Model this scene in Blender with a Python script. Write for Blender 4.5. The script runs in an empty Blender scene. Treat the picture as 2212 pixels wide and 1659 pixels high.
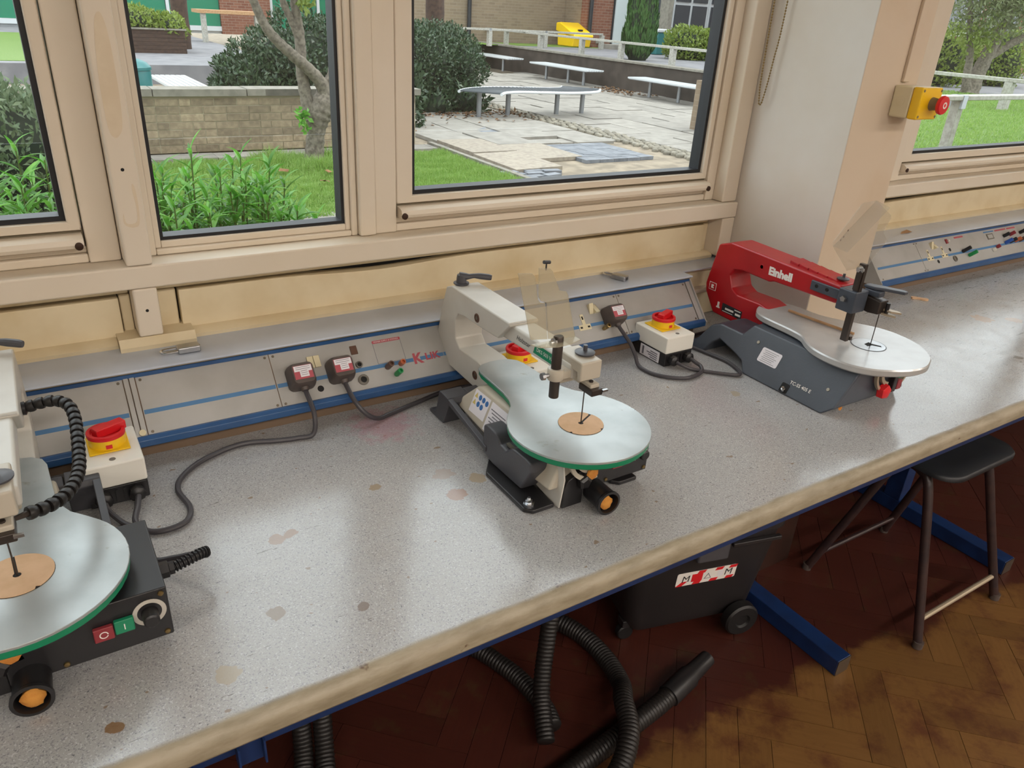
import bpy, bmesh, math, random
import numpy as np
from mathutils import Vector, Matrix
random.seed(7); rng = np.random.default_rng(7)
scene = bpy.context.scene
C = scene.collection

# ------------------------------------------------------------------ camera
cam_d = bpy.data.cameras.new('camera'); cam = bpy.data.objects.new('camera', cam_d); C.objects.link(cam)
yaw, pit, rol = 0.58617878, 0.45972899, 0.06116554
fwd = Vector((math.sin(yaw)*math.cos(pit), math.cos(yaw)*math.cos(pit), -math.sin(pit)))
rt0 = Vector((math.cos(yaw), -math.sin(yaw), 0)); up0 = rt0.cross(fwd)
rt = math.cos(rol)*rt0 + math.sin(rol)*up0; up = -math.sin(rol)*rt0 + math.cos(rol)*up0
cam.matrix_world = Matrix(((rt.x, up.x, -fwd.x, 0), (rt.y, up.y, -fwd.y, 0), (rt.z, up.z, -fwd.z, 1.5), (0, 0, 0, 1)))
cam_d.sensor_width = 36; cam_d.lens = 1633.1/2212*36; cam_d.clip_start = 0.02; cam_d.clip_end = 300
scene.camera = cam
# ------------------------------------------------------------------ light: hazy bright day outside, warm ceiling lamps inside
world = bpy.data.worlds.new('sky'); scene.world = world; world.use_nodes = True
wn = world.node_tree; bgn = wn.nodes['Background']
bgn.inputs['Color'].default_value = (0.90, 0.96, 1.0, 1); bgn.inputs['Strength'].default_value = 3.1
sd = bpy.data.lights.new('sun', 'SUN'); sd.energy = 1.2; sd.angle = math.radians(14); sd.color = (1, 0.96, 0.88)
sun = bpy.data.objects.new('sun', sd); C.objects.link(sun)
sun.rotation_euler = Vector((-0.55, 0.22, -1)).to_track_quat('-Z', 'Y').to_euler()
LAMP = 31.0
vs = scene.view_settings; vs.view_transform = 'Standard'; vs.look = 'None'; vs.exposure = 0.0; vs.gamma = 1.0; vs.use_curve_mapping = False

# ------------------------------------------------------------------ helpers
ALB = [1.0]
def lin(c):
    if isinstance(c, str): c = [int(c[i:i+2], 16)/255 for i in (0, 2, 4)]
    return tuple(ALB[0]*(x/12.92 if x <= 0.04045 else ((x+0.055)/1.055)**2.4) for x in c) + (1,)

class G:
    def __init__(s): s.v = []; s.f = []
    def add(s, v, f):
        o = len(s.v); s.v += [tuple(p) for p in v]; s.f += [tuple(i+o for i in q) for q in f]; return s
    def box(s, x0, x1, y0, y1, z0, z1):
        return s.add([(x0,y0,z0),(x1,y0,z0),(x1,y1,z0),(x0,y1,z0),(x0,y0,z1),(x1,y0,z1),(x1,y1,z1),(x0,y1,z1)],
                     [(0,3,2,1),(4,5,6,7),(0,1,5,4),(1,2,6,5),(2,3,7,6),(3,0,4,7)])
    def prism(s, poly, ax, a, b):
        m = {'x': lambda p, t: (t, p[0], p[1]), 'y': lambda p, t: (p[0], t, p[1]), 'z': lambda p, t: (p[0], p[1], t)}[ax]
        n = len(poly); ar = sum(poly[i][0]*poly[(i+1) % n][1]-poly[(i+1) % n][0]*poly[i][1] for i in range(n))
        if (ar < 0) != (ax == 'y'): poly = poly[::-1]
        v = [m(p, a) for p in poly] + [m(p, b) for p in poly]
        return s.add(v, [tuple(range(n))[::-1], tuple(range(n, 2*n))] + [(i, (i+1) % n, (i+1) % n+n, i+n) for i in range(n)])
    def cyl(s, p0, p1, r0, r1=None, n=16, caps=True):
        r1 = r0 if r1 is None else r1
        return s.tube([p0, p1], [r0, r1], n, caps)
    def tube(s, pts, r, n=8, caps=True):
        P = [Vector(p) for p in pts]; m = len(P)
        R = r if isinstance(r, (list, tuple)) else [r]*m
        T = [(P[min(i+1, m-1)]-P[max(i-1, 0)]).normalized() for i in range(m)]
        a = T[0].orthogonal().normalized(); v = []; o = len(s.v)
        for i in range(m):
            if i: a = (a - T[i]*a.dot(T[i])); a = a.normalized() if a.length > 1e-6 else T[i].orthogonal().normalized()
            b = T[i].cross(a)
            v += [P[i] + (a*math.cos(2*math.pi*k/n) + b*math.sin(2*math.pi*k/n))*R[i] for k in range(n)]
        f = [(i*n+k, i*n+(k+1) % n, (i+1)*n+(k+1) % n, (i+1)*n+k) for i in range(m-1) for k in range(n)]
        if caps: f += [tuple(range(n))[::-1], tuple(range((m-1)*n, m*n))]
        return s.add(v, f)
    def lathe(s, o, ax, prof, n=24):
        o = Vector(o); ax = Vector(ax).normalized(); a = ax.orthogonal().normalized(); b = ax.cross(a); v = []
        for r, h in prof:
            v += [o + ax*h + (a*math.cos(2*math.pi*k/n)+b*math.sin(2*math.pi*k/n))*r for k in range(n)]
        m = len(prof)
        return s.add(v, [(i*n+k, i*n+(k+1) % n, (i+1)*n+(k+1) % n, (i+1)*n+k) for i in range(m-1) for k in range(n)] + [tuple(range(n))[::-1], tuple(range((m-1)*n, m*n))])
    def loft(s, rings, caps=True):
        n = len(rings[0]); m = len(rings)
        f = [(i*n+k, i*n+(k+1) % n, (i+1)*n+(k+1) % n, (i+1)*n+k) for i in range(m-1) for k in range(n)]
        if caps: f += [tuple(range(n))[::-1], tuple(range((m-1)*n, m*n))]
        return s.add([p for r in rings for p in r], f)
    def xf(s, M):
        s.v = [tuple(M @ Vector(p)) for p in s.v]; return s
    def fn(s, f):
        s.v = [tuple(f(*p)) for p in s.v]; return s

PM = {}
def mesh_of(name, g, mat, smooth=32):
    me = bpy.data.meshes.new(name); me.from_pydata(g.v, [], g.f); me.update()
    if mat: me.materials.append(mat)
    if smooth:
        me.polygons.foreach_set('use_smooth', [True]*len(me.polygons)); me.set_sharp_from_angle(angle=math.radians(smooth))
    return me
def link(name, me, parent=None, world=False, M=None):
    o = bpy.data.objects.new(name, me); C.objects.link(o)
    if M is not None: o.matrix_local = M
    if parent is not None:
        o.parent = parent
        if world: o.matrix_parent_inverse = PM.get(parent.name, Matrix()).inverted()
    return o
def obj(name, g, mat, parent=None, bevel=0, seg=2, smooth=32, world=False, M=None, ang=30):
    o = link(name, mesh_of(name, g, mat, smooth), parent, world, M)
    if bevel:
        b = o.modifiers.new('bevel', 'BEVEL'); b.width = bevel; b.segments = seg; b.limit_method = 'ANGLE'; b.angle_limit = math.radians(ang); b.harden_normals = True
    return o
def tag(o, label=None, cat=None, group=None, kind=None):
    if label: o['label'] = label
    if cat: o['category'] = cat
    if group: o['group'] = group
    if kind: o['kind'] = kind
    return o
def thing(name, label, cat, loc=(0, 0, 0), rz=0, group=None, kind=None):
    o = bpy.data.objects.new(name, None); C.objects.link(o); o.empty_display_size = 0.05
    o.location = loc; o.rotation_euler = (0, 0, rz)
    PM[o.name] = Matrix.Translation(loc) @ Matrix.Rotation(rz, 4, 'Z')
    return tag(o, label, cat, group, kind)
def struct(name, g, mat, label=None, bevel=0, smooth=32):
    o = obj(name, g, mat, bevel=bevel, smooth=smooth); tag(o, label, kind='structure'); return o
def cr(pts, k=6, closed=False):
    P = [Vector(p) if len(p) == 3 else Vector((p[0], p[1], 0)) for p in pts]; n = len(P); out = []
    for i in range(n if closed else n-1):
        g = (lambda j: P[j % n]) if closed else (lambda j: P[min(max(j, 0), n-1)])
        a, b, c, d = g(i-1), g(i), g(i+1), g(i+2)
        for q in range(k):
            t = q/k; out.append(0.5*((2*b)+(c-a)*t+(2*a-5*b+4*c-d)*t*t+(3*b-a-3*c+d)*t**3))
    if not closed: out.append(P[-1])
    return [tuple(p) for p in out] if len(pts[0]) == 3 else [(p.x, p.y) for p in out]
def circ(cx, cy, r, n=24, a0=0, a1=2*math.pi):
    full = abs(a1-a0-2*math.pi) < 1e-6
    return [(cx+r*math.cos(a0+(a1-a0)*i/(n if full else n-1)), cy+r*math.sin(a0+(a1-a0)*i/(n if full else n-1))) for i in range(n)]
def rrect(x0, x1, y0, y1, r, n=5):
    o = []
    for cx, cy, a in ((x1-r, y0+r, -90), (x1-r, y1-r, 0), (x0+r, y1-r, 90), (x0+r, y0+r, 180)):
        o += [(cx+r*math.cos(math.radians(a+90*i/(n-1))), cy+r*math.sin(math.radians(a+90*i/(n-1)))) for i in range(n)]
    return o
def frame(o, e1, e2):
    e1 = Vector(e1).normalized(); e2 = Vector(e2); e2 = (e2-e1*e2.dot(e1)).normalized(); e3 = e1.cross(e2); o = Vector(o)
    return Matrix(((e1.x, e2.x, e3.x, o.x), (e1.y, e2.y, e3.y, o.y), (e1.z, e2.z, e3.z, o.z), (0, 0, 0, 1)))
def text(name, s, size, M, mat, parent=None, world=False, sx=1.0, shear=0.0, bold=0.0, align='CENTER'):
    cu = bpy.data.curves.new(name, 'FONT'); cu.body = s; cu.size = size; cu.align_x = align; cu.align_y = 'CENTER'
    cu.shear = shear; cu.offset = bold; cu.fill_mode = 'FRONT'; cu.extrude = 0.0; cu.resolution_u = 3
    t = bpy.data.objects.new('tmp_text', cu); C.objects.link(t)
    bpy.context.view_layer.update()
    me = bpy.data.meshes.new_from_object(t.evaluated_get(bpy.context.evaluated_depsgraph_get()))
    bpy.data.objects.remove(t); bpy.data.curves.remove(cu)
    me.transform(M @ Matrix.Diagonal((sx, 1, 1, 1))); me.materials.clear(); me.materials.append(mat); me.name = name
    return link(name, me, parent, world)
def copy_tree(o, parent=None):
    c = o.copy(); C.objects.link(c)
    if parent is not None: c.parent = parent
    for ch in list(o.children): copy_tree(ch, c)
    return c

# ------------------------------------------------------------------ materials
def nmat(name):
    m = bpy.data.materials.new(name); m.use_nodes = True; nt = m.node_tree
    return m, nt, nt.nodes['Principled BSDF']
def nd(nt, typ, **kw):
    n = nt.nodes.new(typ)
    for k, v in kw.items():
        if k[0] == 'i' and k[1:].isdigit(): n.inputs[int(k[1:])].default_value = v
        else: setattr(n, k, v)
    return n
def mixc(nt, fac, a, b, blend='MIX'):
    n = nt.nodes.new('ShaderNodeMix'); n.data_type = 'RGBA'; n.blend_type = blend
    for sock, v in ((n.inputs[0], fac), (n.inputs[6], a), (n.inputs[7], b)):
        if hasattr(v, 'is_output'): nt.links.new(v, sock)
        else: sock.default_value = v
    return n.outputs[2]
def ramp(nt, src, stops):
    r = nt.nodes.new('ShaderNodeValToRGB'); el = r.color_ramp.elements
    while len(el) < len(stops): el.new(0.5)
    for e, (p, c) in zip(el, stops): e.position = p; e.color = c if len(c) == 4 else tuple(c)+(1,)
    nt.links.new(src, r.inputs[0]); return r.outputs[0]
def bw(nt, src, a, b): return ramp(nt, src, [(a, (0, 0, 0)), (b, (1, 1, 1))])
def coords(nt, kind='Object', scale=(1, 1, 1), rot=(0, 0, 0)):
    if kind == 'World': src = nt.nodes.new('ShaderNodeNewGeometry').outputs['Position']
    else: src = nt.nodes.new('ShaderNodeTexCoord').outputs[kind]
    mp = nt.nodes.new('ShaderNodeMapping'); mp.inputs['Scale'].default_value = scale; mp.inputs['Rotation'].default_value = rot
    nt.links.new(src, mp.inputs[0]); return mp.outputs[0]
def noise(nt, vec, scale, detail=4, rough=0.55, out=0):
    n = nt.nodes.new('ShaderNodeTexNoise'); n.inputs['Scale'].default_value = scale; n.inputs['Detail'].default_value = detail; n.inputs['Roughness'].default_value = rough
    nt.links.new(vec, n.inputs['Vector']); return n.outputs[out]
def bump(nt, bs, h, strength=0.2, dist=0.002):
    b = nt.nodes.new('ShaderNodeBump'); b.inputs['Strength'].default_value = strength; b.inputs['Distance'].default_value = dist
    nt.links.new(h, b.inputs['Height']); nt.links.new(b.outputs[0], bs.inputs['Normal'])
def pm(name, col, rough=0.5, metal=0.0, col2=None, ns=8.0, lo=0.4, hi=0.65, bumps=None, spec=0.5, vec='Object', rnd=0.0, coat=0.0):
    m, nt, bs = nmat(name); bs.inputs['Roughness'].default_value = rough; bs.inputs['Metallic'].default_value = metal
    bs.inputs['Specular IOR Level'].default_value = spec; bs.inputs['Coat Weight'].default_value = coat
    c = lin(col); bs.inputs['Base Color'].default_value = c; src = None
    if col2 is not None:
        v = coords(nt, vec); src = mixc(nt, bw(nt, noise(nt, v, ns), lo, hi), c, lin(col2))
    if rnd:
        oi = nt.nodes.new('ShaderNodeObjectInfo'); mr = nd(nt, 'ShaderNodeMapRange', i3=1-rnd, i4=1+rnd); nt.links.new(oi.outputs['Random'], mr.inputs[0])
        src = mixc(nt, 1.0, src if src is not None else c, mr.outputs[0], 'MULTIPLY')
    if src is not None: nt.links.new(src, bs.inputs['Base Color'])
    if bumps: bump(nt, bs, noise(nt, coords(nt, vec), bumps[0]), bumps[1])
    return m
def leafmat(name, col, col2, rnd=0.25, ns=3.0, trans=0.35, rough=0.4):
    m, nt, bs = nmat(name); v = coords(nt, 'World')
    src = mixc(nt, bw(nt, noise(nt, v, ns, 5), 0.35, 0.65), lin(col), lin(col2))
    oi = nt.nodes.new('ShaderNodeObjectInfo'); mr = nd(nt, 'ShaderNodeMapRange', i3=1-rnd, i4=1+rnd); nt.links.new(oi.outputs['Random'], mr.inputs[0])
    src = mixc(nt, 1.0, src, mr.outputs[0], 'MULTIPLY')
    nt.links.new(src, bs.inputs['Base Color']); bs.inputs['Roughness'].default_value = rough
    tr = nt.nodes.new('ShaderNodeBsdfTranslucent'); nt.links.new(src, tr.inputs[0]); mx = nt.nodes.new('ShaderNodeMixShader'); mx.inputs[0].default_value = trans
    nt.links.new(bs.outputs[0], mx.inputs[1]); nt.links.new(tr.outputs[0], mx.inputs[2]); nt.links.new(mx.outputs[0], nt.nodes['Material Output'].inputs[0])
    return m
def clearmat(name, tint, diff, dcol, spec=0.08, rough=0.05):
    m, nt, bs = nmat(name); nt.nodes.remove(bs)
    tr = nd(nt, 'ShaderNodeBsdfTransparent', i0=tint); di = nd(nt, 'ShaderNodeBsdfDiffuse', i0=lin(dcol)); gl = nd(nt, 'ShaderNodeBsdfGlossy'); gl.inputs['Roughness'].default_value = rough
    a = nt.nodes.new('ShaderNodeMixShader'); a.inputs[0].default_value = diff; nt.links.new(tr.outputs[0], a.inputs[1]); nt.links.new(di.outputs[0], a.inputs[2])
    lw = nt.nodes.new('ShaderNodeLayerWeight'); pw = nd(nt, 'ShaderNodeMath', operation='POWER', i1=5.0); nt.links.new(lw.outputs['Facing'], pw.inputs[0])
    mul = nd(nt, 'ShaderNodeMath', operation='MULTIPLY_ADD', i1=0.5, i2=spec*0.6); nt.links.new(pw.outputs[0], mul.inputs[0]); mul.use_clamp = True
    b = nt.nodes.new('ShaderNodeMixShader'); nt.links.new(mul.outputs[0], b.inputs[0]); nt.links.new(a.outputs[0], b.inputs[1]); nt.links.new(gl.outputs[0], b.inputs[2])
    nt.links.new(b.outputs[0], nt.nodes['Material Output'].inputs[0]); return m

M = {}
M['cream'] = pm('cream_paint', 'dacfbe', 0.45, col2='d2c4ad', ns=3, lo=0.35, hi=0.8)
M['cream_dirty'] = pm('cream_paint_aged', 'd8c9a8', 0.5, col2='c4af86', ns=7, lo=0.45, hi=0.8)
M['white_wall'] = pm('white_wall_paint', 'd0cbc2', 0.6, col2='c8bfb0', ns=4, lo=0.4, hi=0.8, bumps=(60, 0.05))
M['pillar_paint'] = pm('pillar_paint', 'cdbca6', 0.55, col2='c4ae92', ns=5, lo=0.45, hi=0.8, bumps=(50, 0.06))
M['ceiling'] = pm('ceiling_paint', 'e8e4da', 0.8)
M['gasket'] = pm('black_gasket', '14161c', 0.5)
M['glass'] = clearmat('window_glass', (0.97, 0.985, 0.98, 1), 0.0, 'ffffff', 0.05, 0.0)
M['rust'] = pm('rusty_bolt', '3a2418', 0.6, 0.4)
M['shelf_grey'] = pm('blue_grey_laminate', 'bcc3ce', 0.28, col2='adb4c0', ns=6)
M['panel'] = pm('aluminium_panel', 'b4b3b0', 0.42, 0.2, col2='a3a19c', ns=9, lo=0.4, hi=0.75)
M['blue'] = pm('blue_paint', '2f5686', 0.35, col2='284a76', ns=12)
M['blue_dark'] = pm('blue_steel_paint', '16305e', 0.4, col2='132850', ns=14)
M['stripe'] = pm('blue_print', '4d7aa6', 0.5)
M['olive'] = pm('dark_edge_trim', '7d715a', 0.5)
M['plinth'] = pm('brown_plinth', '77624f', 0.6)
M['screw'] = pm('dull_screw', '8d8578', 0.35, 0.9)
M['chrome'] = pm('chrome', 'd4d6da', 0.15, 1.0)
M['steel'] = pm('brushed_steel', 'b9babb', 0.32, 1.0, col2='a5a6a8', ns=20)
M['brass'] = pm('brass', '8f7a52', 0.35, 0.9)
M['white_pl'] = pm('white_plastic', 'e9e6dc', 0.35)
M['cream_pl'] = pm('aged_cream_plastic', 'd9cfae', 0.35)
M['black_pl'] = pm('black_plastic', '1e1d1f', 0.4)
M['rubber'] = pm('black_rubber', '564c48', 0.5, col2='4a413d', ns=20)
M['cord'] = pm('black_cable', '434044', 0.42)
M['dkgrey'] = pm('dark_grey_plastic', '4a4a4f', 0.4, col2='424247', ns=10, bumps=(200, 0.1))
M['slate'] = pm('slate_grey_plastic', '454b55', 0.38, col2='3d434c', ns=8, bumps=(250, 0.1))
M['red_pl'] = pm('red_switch_plastic', 'd51f26', 0.3)
M['red_cast'] = pm('red_casting', 'b01a22', 0.3, col2='a3171f', ns=10)
M['yellow'] = pm('yellow_plastic', 'f2c419', 0.35)
M['offwhite'] = pm('off_white_enamel', 'cac7be', 0.35, col2='bfbab0', ns=7)
M['beige_cast'] = pm('beige_casting', 'bcb4a4', 0.4)
M['green'] = pm('green_enamel', '12805a', 0.35)
M['mdf'] = pm('mdf_insert', 'd8b490', 0.7, col2='ceaa84', ns=40)
M['dark'] = pm('dark_void', '0c0b0b', 0.7)
M['darksteel'] = pm('dark_steel', '4b4440', 0.4, 0.7)
M['table_al'] = None
M['sawdust'] = pm('sawdust', 'c88a3c', 0.9, col2='b87530', ns=60, bumps=(150, 0.5))
M['paper'] = pm('white_label', 'e4e1e6', 0.5)
M['ink'] = pm('printed_ink', '6f6d75', 0.6)
M['ink_black'] = pm('black_print', '26262a', 0.6)
M['print_red'] = pm('red_print', 'b0505a', 0.6)
M['print_blue'] = pm('blue_sign_print', '3a6ca8', 0.6)
M['print_yellow'] = pm('yellow_sign_print', 'c8b468', 0.6)
M['print_white'] = pm('white_print', 'eae6e0', 0.5)
M['acrylic'] = clearmat('hazy_acrylic', (0.88, 0.86, 0.80, 1), 0.34, 'd2cab4', 0.06, 0.12)
M['acrylic_clear'] = clearmat('clear_plastic', (0.93, 0.92, 0.90, 1), 0.10, 'd8d4cc', 0.07, 0.06)
M['brown_tube'] = pm('dark_enamel_tube', '2e2224', 0.35, col2='3c2a28', ns=30)
M['worn_tube'] = pm('worn_steel_tube', 'b8aa94', 0.4, 0.5)
M['seat'] = pm('dark_seat_plastic', '23262b', 0.45, bumps=(120, 0.1))
M['vac'] = pm('charcoal_plastic', '242122', 0.45)
M['hose'] = pm('black_hose', '1e1b1a', 0.45)
M['wood_strip'] = pm('pale_wood', 'b5906a', 0.7, col2='a27c56', ns=30)

def alu():
    m, nt, bs = nmat('worn_aluminium'); v = coords(nt)
    n1 = noise(nt, v, 9, 6); n2 = noise(nt, v, 14, 4)
    c = mixc(nt, bw(nt, n1, 0.45, 0.7), lin('b2b8b8'), lin('9ea5a5')); c = mixc(nt, bw(nt, noise(nt, v, 22, 5), 0.66, 0.74), c, lin('928f82'))
    nt.links.new(c, bs.inputs['Base Color']); bs.inputs['Metallic'].default_value = 0.45
    r = nd(nt, 'ShaderNodeMapRange', i1=0.3, i2=0.7, i3=0.27, i4=0.40); nt.links.new(n2, r.inputs[0]); nt.links.new(r.outputs[0], bs.inputs['Roughness'])
    return m
M['table_al'] = alu()

def bench_mat():
    m, nt, bs = nmat('speckled_laminate'); v = coords(nt, 'World')
    base = mixc(nt, bw(nt, noise(nt, v, 3.0, 3), 0.3, 0.75), lin('acacac'), lin('a3a2a0'))
    base = mixc(nt, bw(nt, noise(nt, v, 480, 1), 0.56, 0.66), base, lin('8c8c8f'))
    base = mixc(nt, bw(nt, noise(nt, v, 260, 1), 0.70, 0.74), base, lin('727276'))
    base = mixc(nt, bw(nt, noise(nt, coords(nt, 'World', (1, 1, 1), (0.3, 0.2, 0.9)), 400, 1), 0.60, 0.68), base, lin('bebec0'))
    # wear marks: pinkish patch, tan blots, scuffs
    base = mixc(nt, bw(nt, noise(nt, coords(nt, 'World', (1, 1.3, 1)), 45, 2, 0.5), 0.715, 0.735), base, lin('8d7f72'))
    base = mixc(nt, bw(nt, noise(nt, coords(nt, 'World', (1.2, 1, 1), (0, 0, 0.4)), 90, 3, 0.6), 0.735, 0.755), base, lin('8d857c'))
    sc = noise(nt, coords(nt, 'World', (9, 60, 1), (0, 0, 0.5)), 3.2, 3, 0.6); sepb = nt.nodes.new('ShaderNodeSeparateXYZ'); nt.links.new(v, sepb.inputs[0]); mxr = nd(nt, 'ShaderNodeMapRange', i1=1.6, i2=2.2, i3=0.0, i4=0.07); nt.links.new(sepb.outputs[0], mxr.inputs[0])
    sca = nd(nt, 'ShaderNodeMath', operation='ADD'); nt.links.new(sc, sca.inputs[0]); nt.links.new(mxr.outputs[0], sca.inputs[1])
    base = mixc(nt, bw(nt, sca.outputs[0], 0.71, 0.73), base, lin('6e6a66'))
    sep = nt.nodes.new('ShaderNodeSeparateXYZ'); nt.links.new(nt.nodes.new('ShaderNodeNewGeometry').outputs['Position'], sep.inputs[0])
    # worn brown laminate lip along the front
    ny = nd(nt, 'ShaderNodeMath', operation='MULTIPLY_ADD', i1=0.012, i2=0.0); nt.links.new(noise(nt, v, 18, 4), ny.inputs[0])
    ad = nd(nt, 'ShaderNodeMath', operation='ADD'); nt.links.new(sep.outputs[1], ad.inputs[0]); nt.links.new(ny.outputs[0], ad.inputs[1])
    lip = nd(nt, 'ShaderNodeMapRange', i1=0.652, i2=0.645); nt.links.new(ad.outputs[0], lip.inputs[0])
    lipc = mixc(nt, bw(nt, noise(nt, coords(nt, 'World', (1, 4, 4)), 14, 5, 0.65), 0.42, 0.66), lin('a0957f'), lin('867b64'))
    lipc = mixc(nt, bw(nt, noise(nt, v, 30, 3), 0.70, 0.74), lipc, lin('5a3e28'))
    base = mixc(nt, lip.outputs[0], base, lipc)
    # pink chalk stain at the back
    def blob(x, y, r, col, src, k=0.9):
        vm = nd(nt, 'ShaderNodeVectorMath', operation='DISTANCE'); nt.links.new(nt.nodes.new('ShaderNodeNewGeometry').outputs['Position'], vm.inputs[0]); vm.inputs[1].default_value = (x, y, 0.78)
        ad2 = nd(nt, 'ShaderNodeMath', operation='MULTIPLY_ADD', i1=r*1.7, i2=-r*0.85); nt.links.new(noise(nt, v, 70, 4), ad2.inputs[0])
        s2 = nd(nt, 'ShaderNodeMath', operation='ADD'); nt.links.new(vm.outputs['Value'], s2.inputs[0]); nt.links.new(ad2.outputs[0], s2.inputs[1])
        mr = nd(nt, 'ShaderNodeMapRange', i1=r, i2=r*(0.4 if k < 0.6 else 0.88), i3=0, i4=k); nt.links.new(s2.outputs[0], mr.inputs[0])
        return mixc(nt, mr.outputs[0], src, lin(col))
    base = blob(0.49, 1.17, 0.075, 'b27a86', base, 0.5)
    for x, y, r, c in STAINS: base = blob(x, y, r, c, base)
    nt.links.new(base, bs.inputs['Base Color']); bs.inputs['Specular IOR Level'].default_value = 0.9
    r = nd(nt, 'ShaderNodeMapRange', i1=0.3, i2=0.7, i3=0.13, i4=0.24); nt.links.new(noise(nt, v, 25, 4), r.inputs[0]); rl_ = nd(nt, 'ShaderNodeMath', operation='MULTIPLY_ADD', i1=0.38); nt.links.new(lip.outputs[0], rl_.inputs[0]); nt.links.new(r.outputs[0], rl_.inputs[2]); nt.links.new(rl_.outputs[0], bs.inputs['Roughness'])
    bump(nt, bs, noise(nt, v, 300, 2), 0.05, 0.001)
    return m
STAINS = [(0.216, 0.925, 0.013, '9a8270'), (0.235, 0.930, 0.011, '9a8270'), (0.505, 0.905, 0.016, '9b7a66'), (0.515, 0.968, 0.018, 'a2978f'), (0.17, 0.775, 0.013, '8a7c6c'),
          (0.275, 0.735, 0.009, '7d7068'), (0.395, 0.985, 0.010, '94856f'), (0.09, 0.705, 0.016, 'a79d8a'), (-0.03, 0.69, 0.009, '80603e'), (0.56, 0.93, 0.015, 'a4957f'),
          (2.25, 0.98, 0.03, 'a98d72'), (2.33, 0.93, 0.022, 'a98d72'), (2.5, 0.83, 0.02, '8b8680'), (2.05, 0.78, 0.012, '77736f'), (1.22, 0.96, 0.012, 'a39a88')]
M['bench'] = bench_mat()

def parquet_mat():
    m, nt, bs = nmat('parquet_block'); w = coords(nt, 'World'); ob = coords(nt, 'Object', (1.2, 14, 1))
    grain = noise(nt, ob, 9, 5, 0.6)
    oi = nt.nodes.new('ShaderNodeObjectInfo')
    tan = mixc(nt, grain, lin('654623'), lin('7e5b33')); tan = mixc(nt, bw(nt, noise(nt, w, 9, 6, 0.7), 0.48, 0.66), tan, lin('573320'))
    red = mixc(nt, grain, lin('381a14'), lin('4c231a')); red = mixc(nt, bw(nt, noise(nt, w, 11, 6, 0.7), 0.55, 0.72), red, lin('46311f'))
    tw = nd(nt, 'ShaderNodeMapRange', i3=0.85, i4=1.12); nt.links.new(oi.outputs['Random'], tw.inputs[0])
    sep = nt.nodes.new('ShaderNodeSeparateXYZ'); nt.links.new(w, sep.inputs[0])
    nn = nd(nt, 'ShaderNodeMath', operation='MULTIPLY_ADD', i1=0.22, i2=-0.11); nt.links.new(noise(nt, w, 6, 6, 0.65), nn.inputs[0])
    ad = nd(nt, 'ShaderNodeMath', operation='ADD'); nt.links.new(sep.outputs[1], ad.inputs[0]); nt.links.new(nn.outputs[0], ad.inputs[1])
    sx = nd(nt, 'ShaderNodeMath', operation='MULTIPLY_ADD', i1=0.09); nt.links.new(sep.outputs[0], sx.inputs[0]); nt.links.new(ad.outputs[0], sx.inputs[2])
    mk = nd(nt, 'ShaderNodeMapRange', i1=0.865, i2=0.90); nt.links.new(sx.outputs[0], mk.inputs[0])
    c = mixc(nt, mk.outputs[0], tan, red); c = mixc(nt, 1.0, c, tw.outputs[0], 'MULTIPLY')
    nt.links.new(c, bs.inputs['Base Color']); bs.inputs['Roughness'].default_value = 0.42
    bump(nt, bs, grain, 0.12, 0.001); return m
M['parquet'] = parquet_mat()
M['floor_gap'] = pm('floor_bitumen', '3a261a', 0.8, col2='6e4f30', ns=4, vec='World')

# ================================================================== THE ROOM
ZB = 0.78
fl = G().box(-5, 7, -6.5, 1.7, -0.15, -0.006)
floor = struct('floor', fl, M['floor_gap'], 'worn herringbone parquet floor under the workbench')
# herringbone blocks (45 degrees), each its own piece where the photo shows the floor
BW, BL = 0.075, 0.30
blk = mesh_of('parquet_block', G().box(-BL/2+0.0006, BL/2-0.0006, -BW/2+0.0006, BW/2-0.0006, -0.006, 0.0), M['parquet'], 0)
def floor_visible(x, y):
    return y < 1.40 and y > (1.283-0.570*x if x < 1.69 else 0.319+0.4935*(x-1.69))-0.42 and -0.5 < x < 3.9
n = 4; cnt = 0
for band in range(-12, 13):
    for k in range(-60, 61):
        for hor in (0, 1):
            if hor: cx, cy, a = k+n/2, k+0.5+band*2*n, 0
            else: cx, cy, a = k+0.5, k+1+n/2+band*2*n, math.pi/2
            cx *= BW; cy *= BW; r = math.pi/4
            X = cx*math.cos(r)-cy*math.sin(r)+1.02; Y = cx*math.sin(r)+cy*math.cos(r)+0.03
            if floor_visible(X, Y) and cnt < 298:
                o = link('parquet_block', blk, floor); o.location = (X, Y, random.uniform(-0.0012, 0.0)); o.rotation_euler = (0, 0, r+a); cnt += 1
struct('ceiling', G().box(-5, 7, -6.5, 1.7, 2.9, 3.05), M['ceiling'], 'plain white ceiling above the workshop')
struct('wall_back', G().box(-5, 7, -6.65, -6.5, 0, 2.9), M['white_wall'], 'white wall behind the camera')
struct('wall_left', G().box(-5.15, -5, -6.5, 1.7, 0, 2.9), M['white_wall'], 'white end wall on the left')
struct('wall_right', G().box(7, 7.15, -6.5, 1.7, 0, 2.9), M['white_wall'], 'white end wall on the right')
M['dark_brown'] = pm('dark_brown_lower_wall', '3a2118', 0.5, col2='2c1912', ns=8)  # one dark brown for wall and pillar below bench height
struct('wall_front', G().box(-5, 7, 1.46, 1.62, 0, 0.90), M['dark_brown'], 'dark brown wall below the windows under the bench')
struct('wall_above_windows', G().box(-5, 7, 1.40, 1.62, 2.45, 2.9), M['white_wall'], 'white wall strip above the windows')
struct('wall_end_left', G().box(-5, -2.55, 1.40, 1.62, 0.90, 2.45), M['white_wall'], 'white wall left of the windows')
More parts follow.
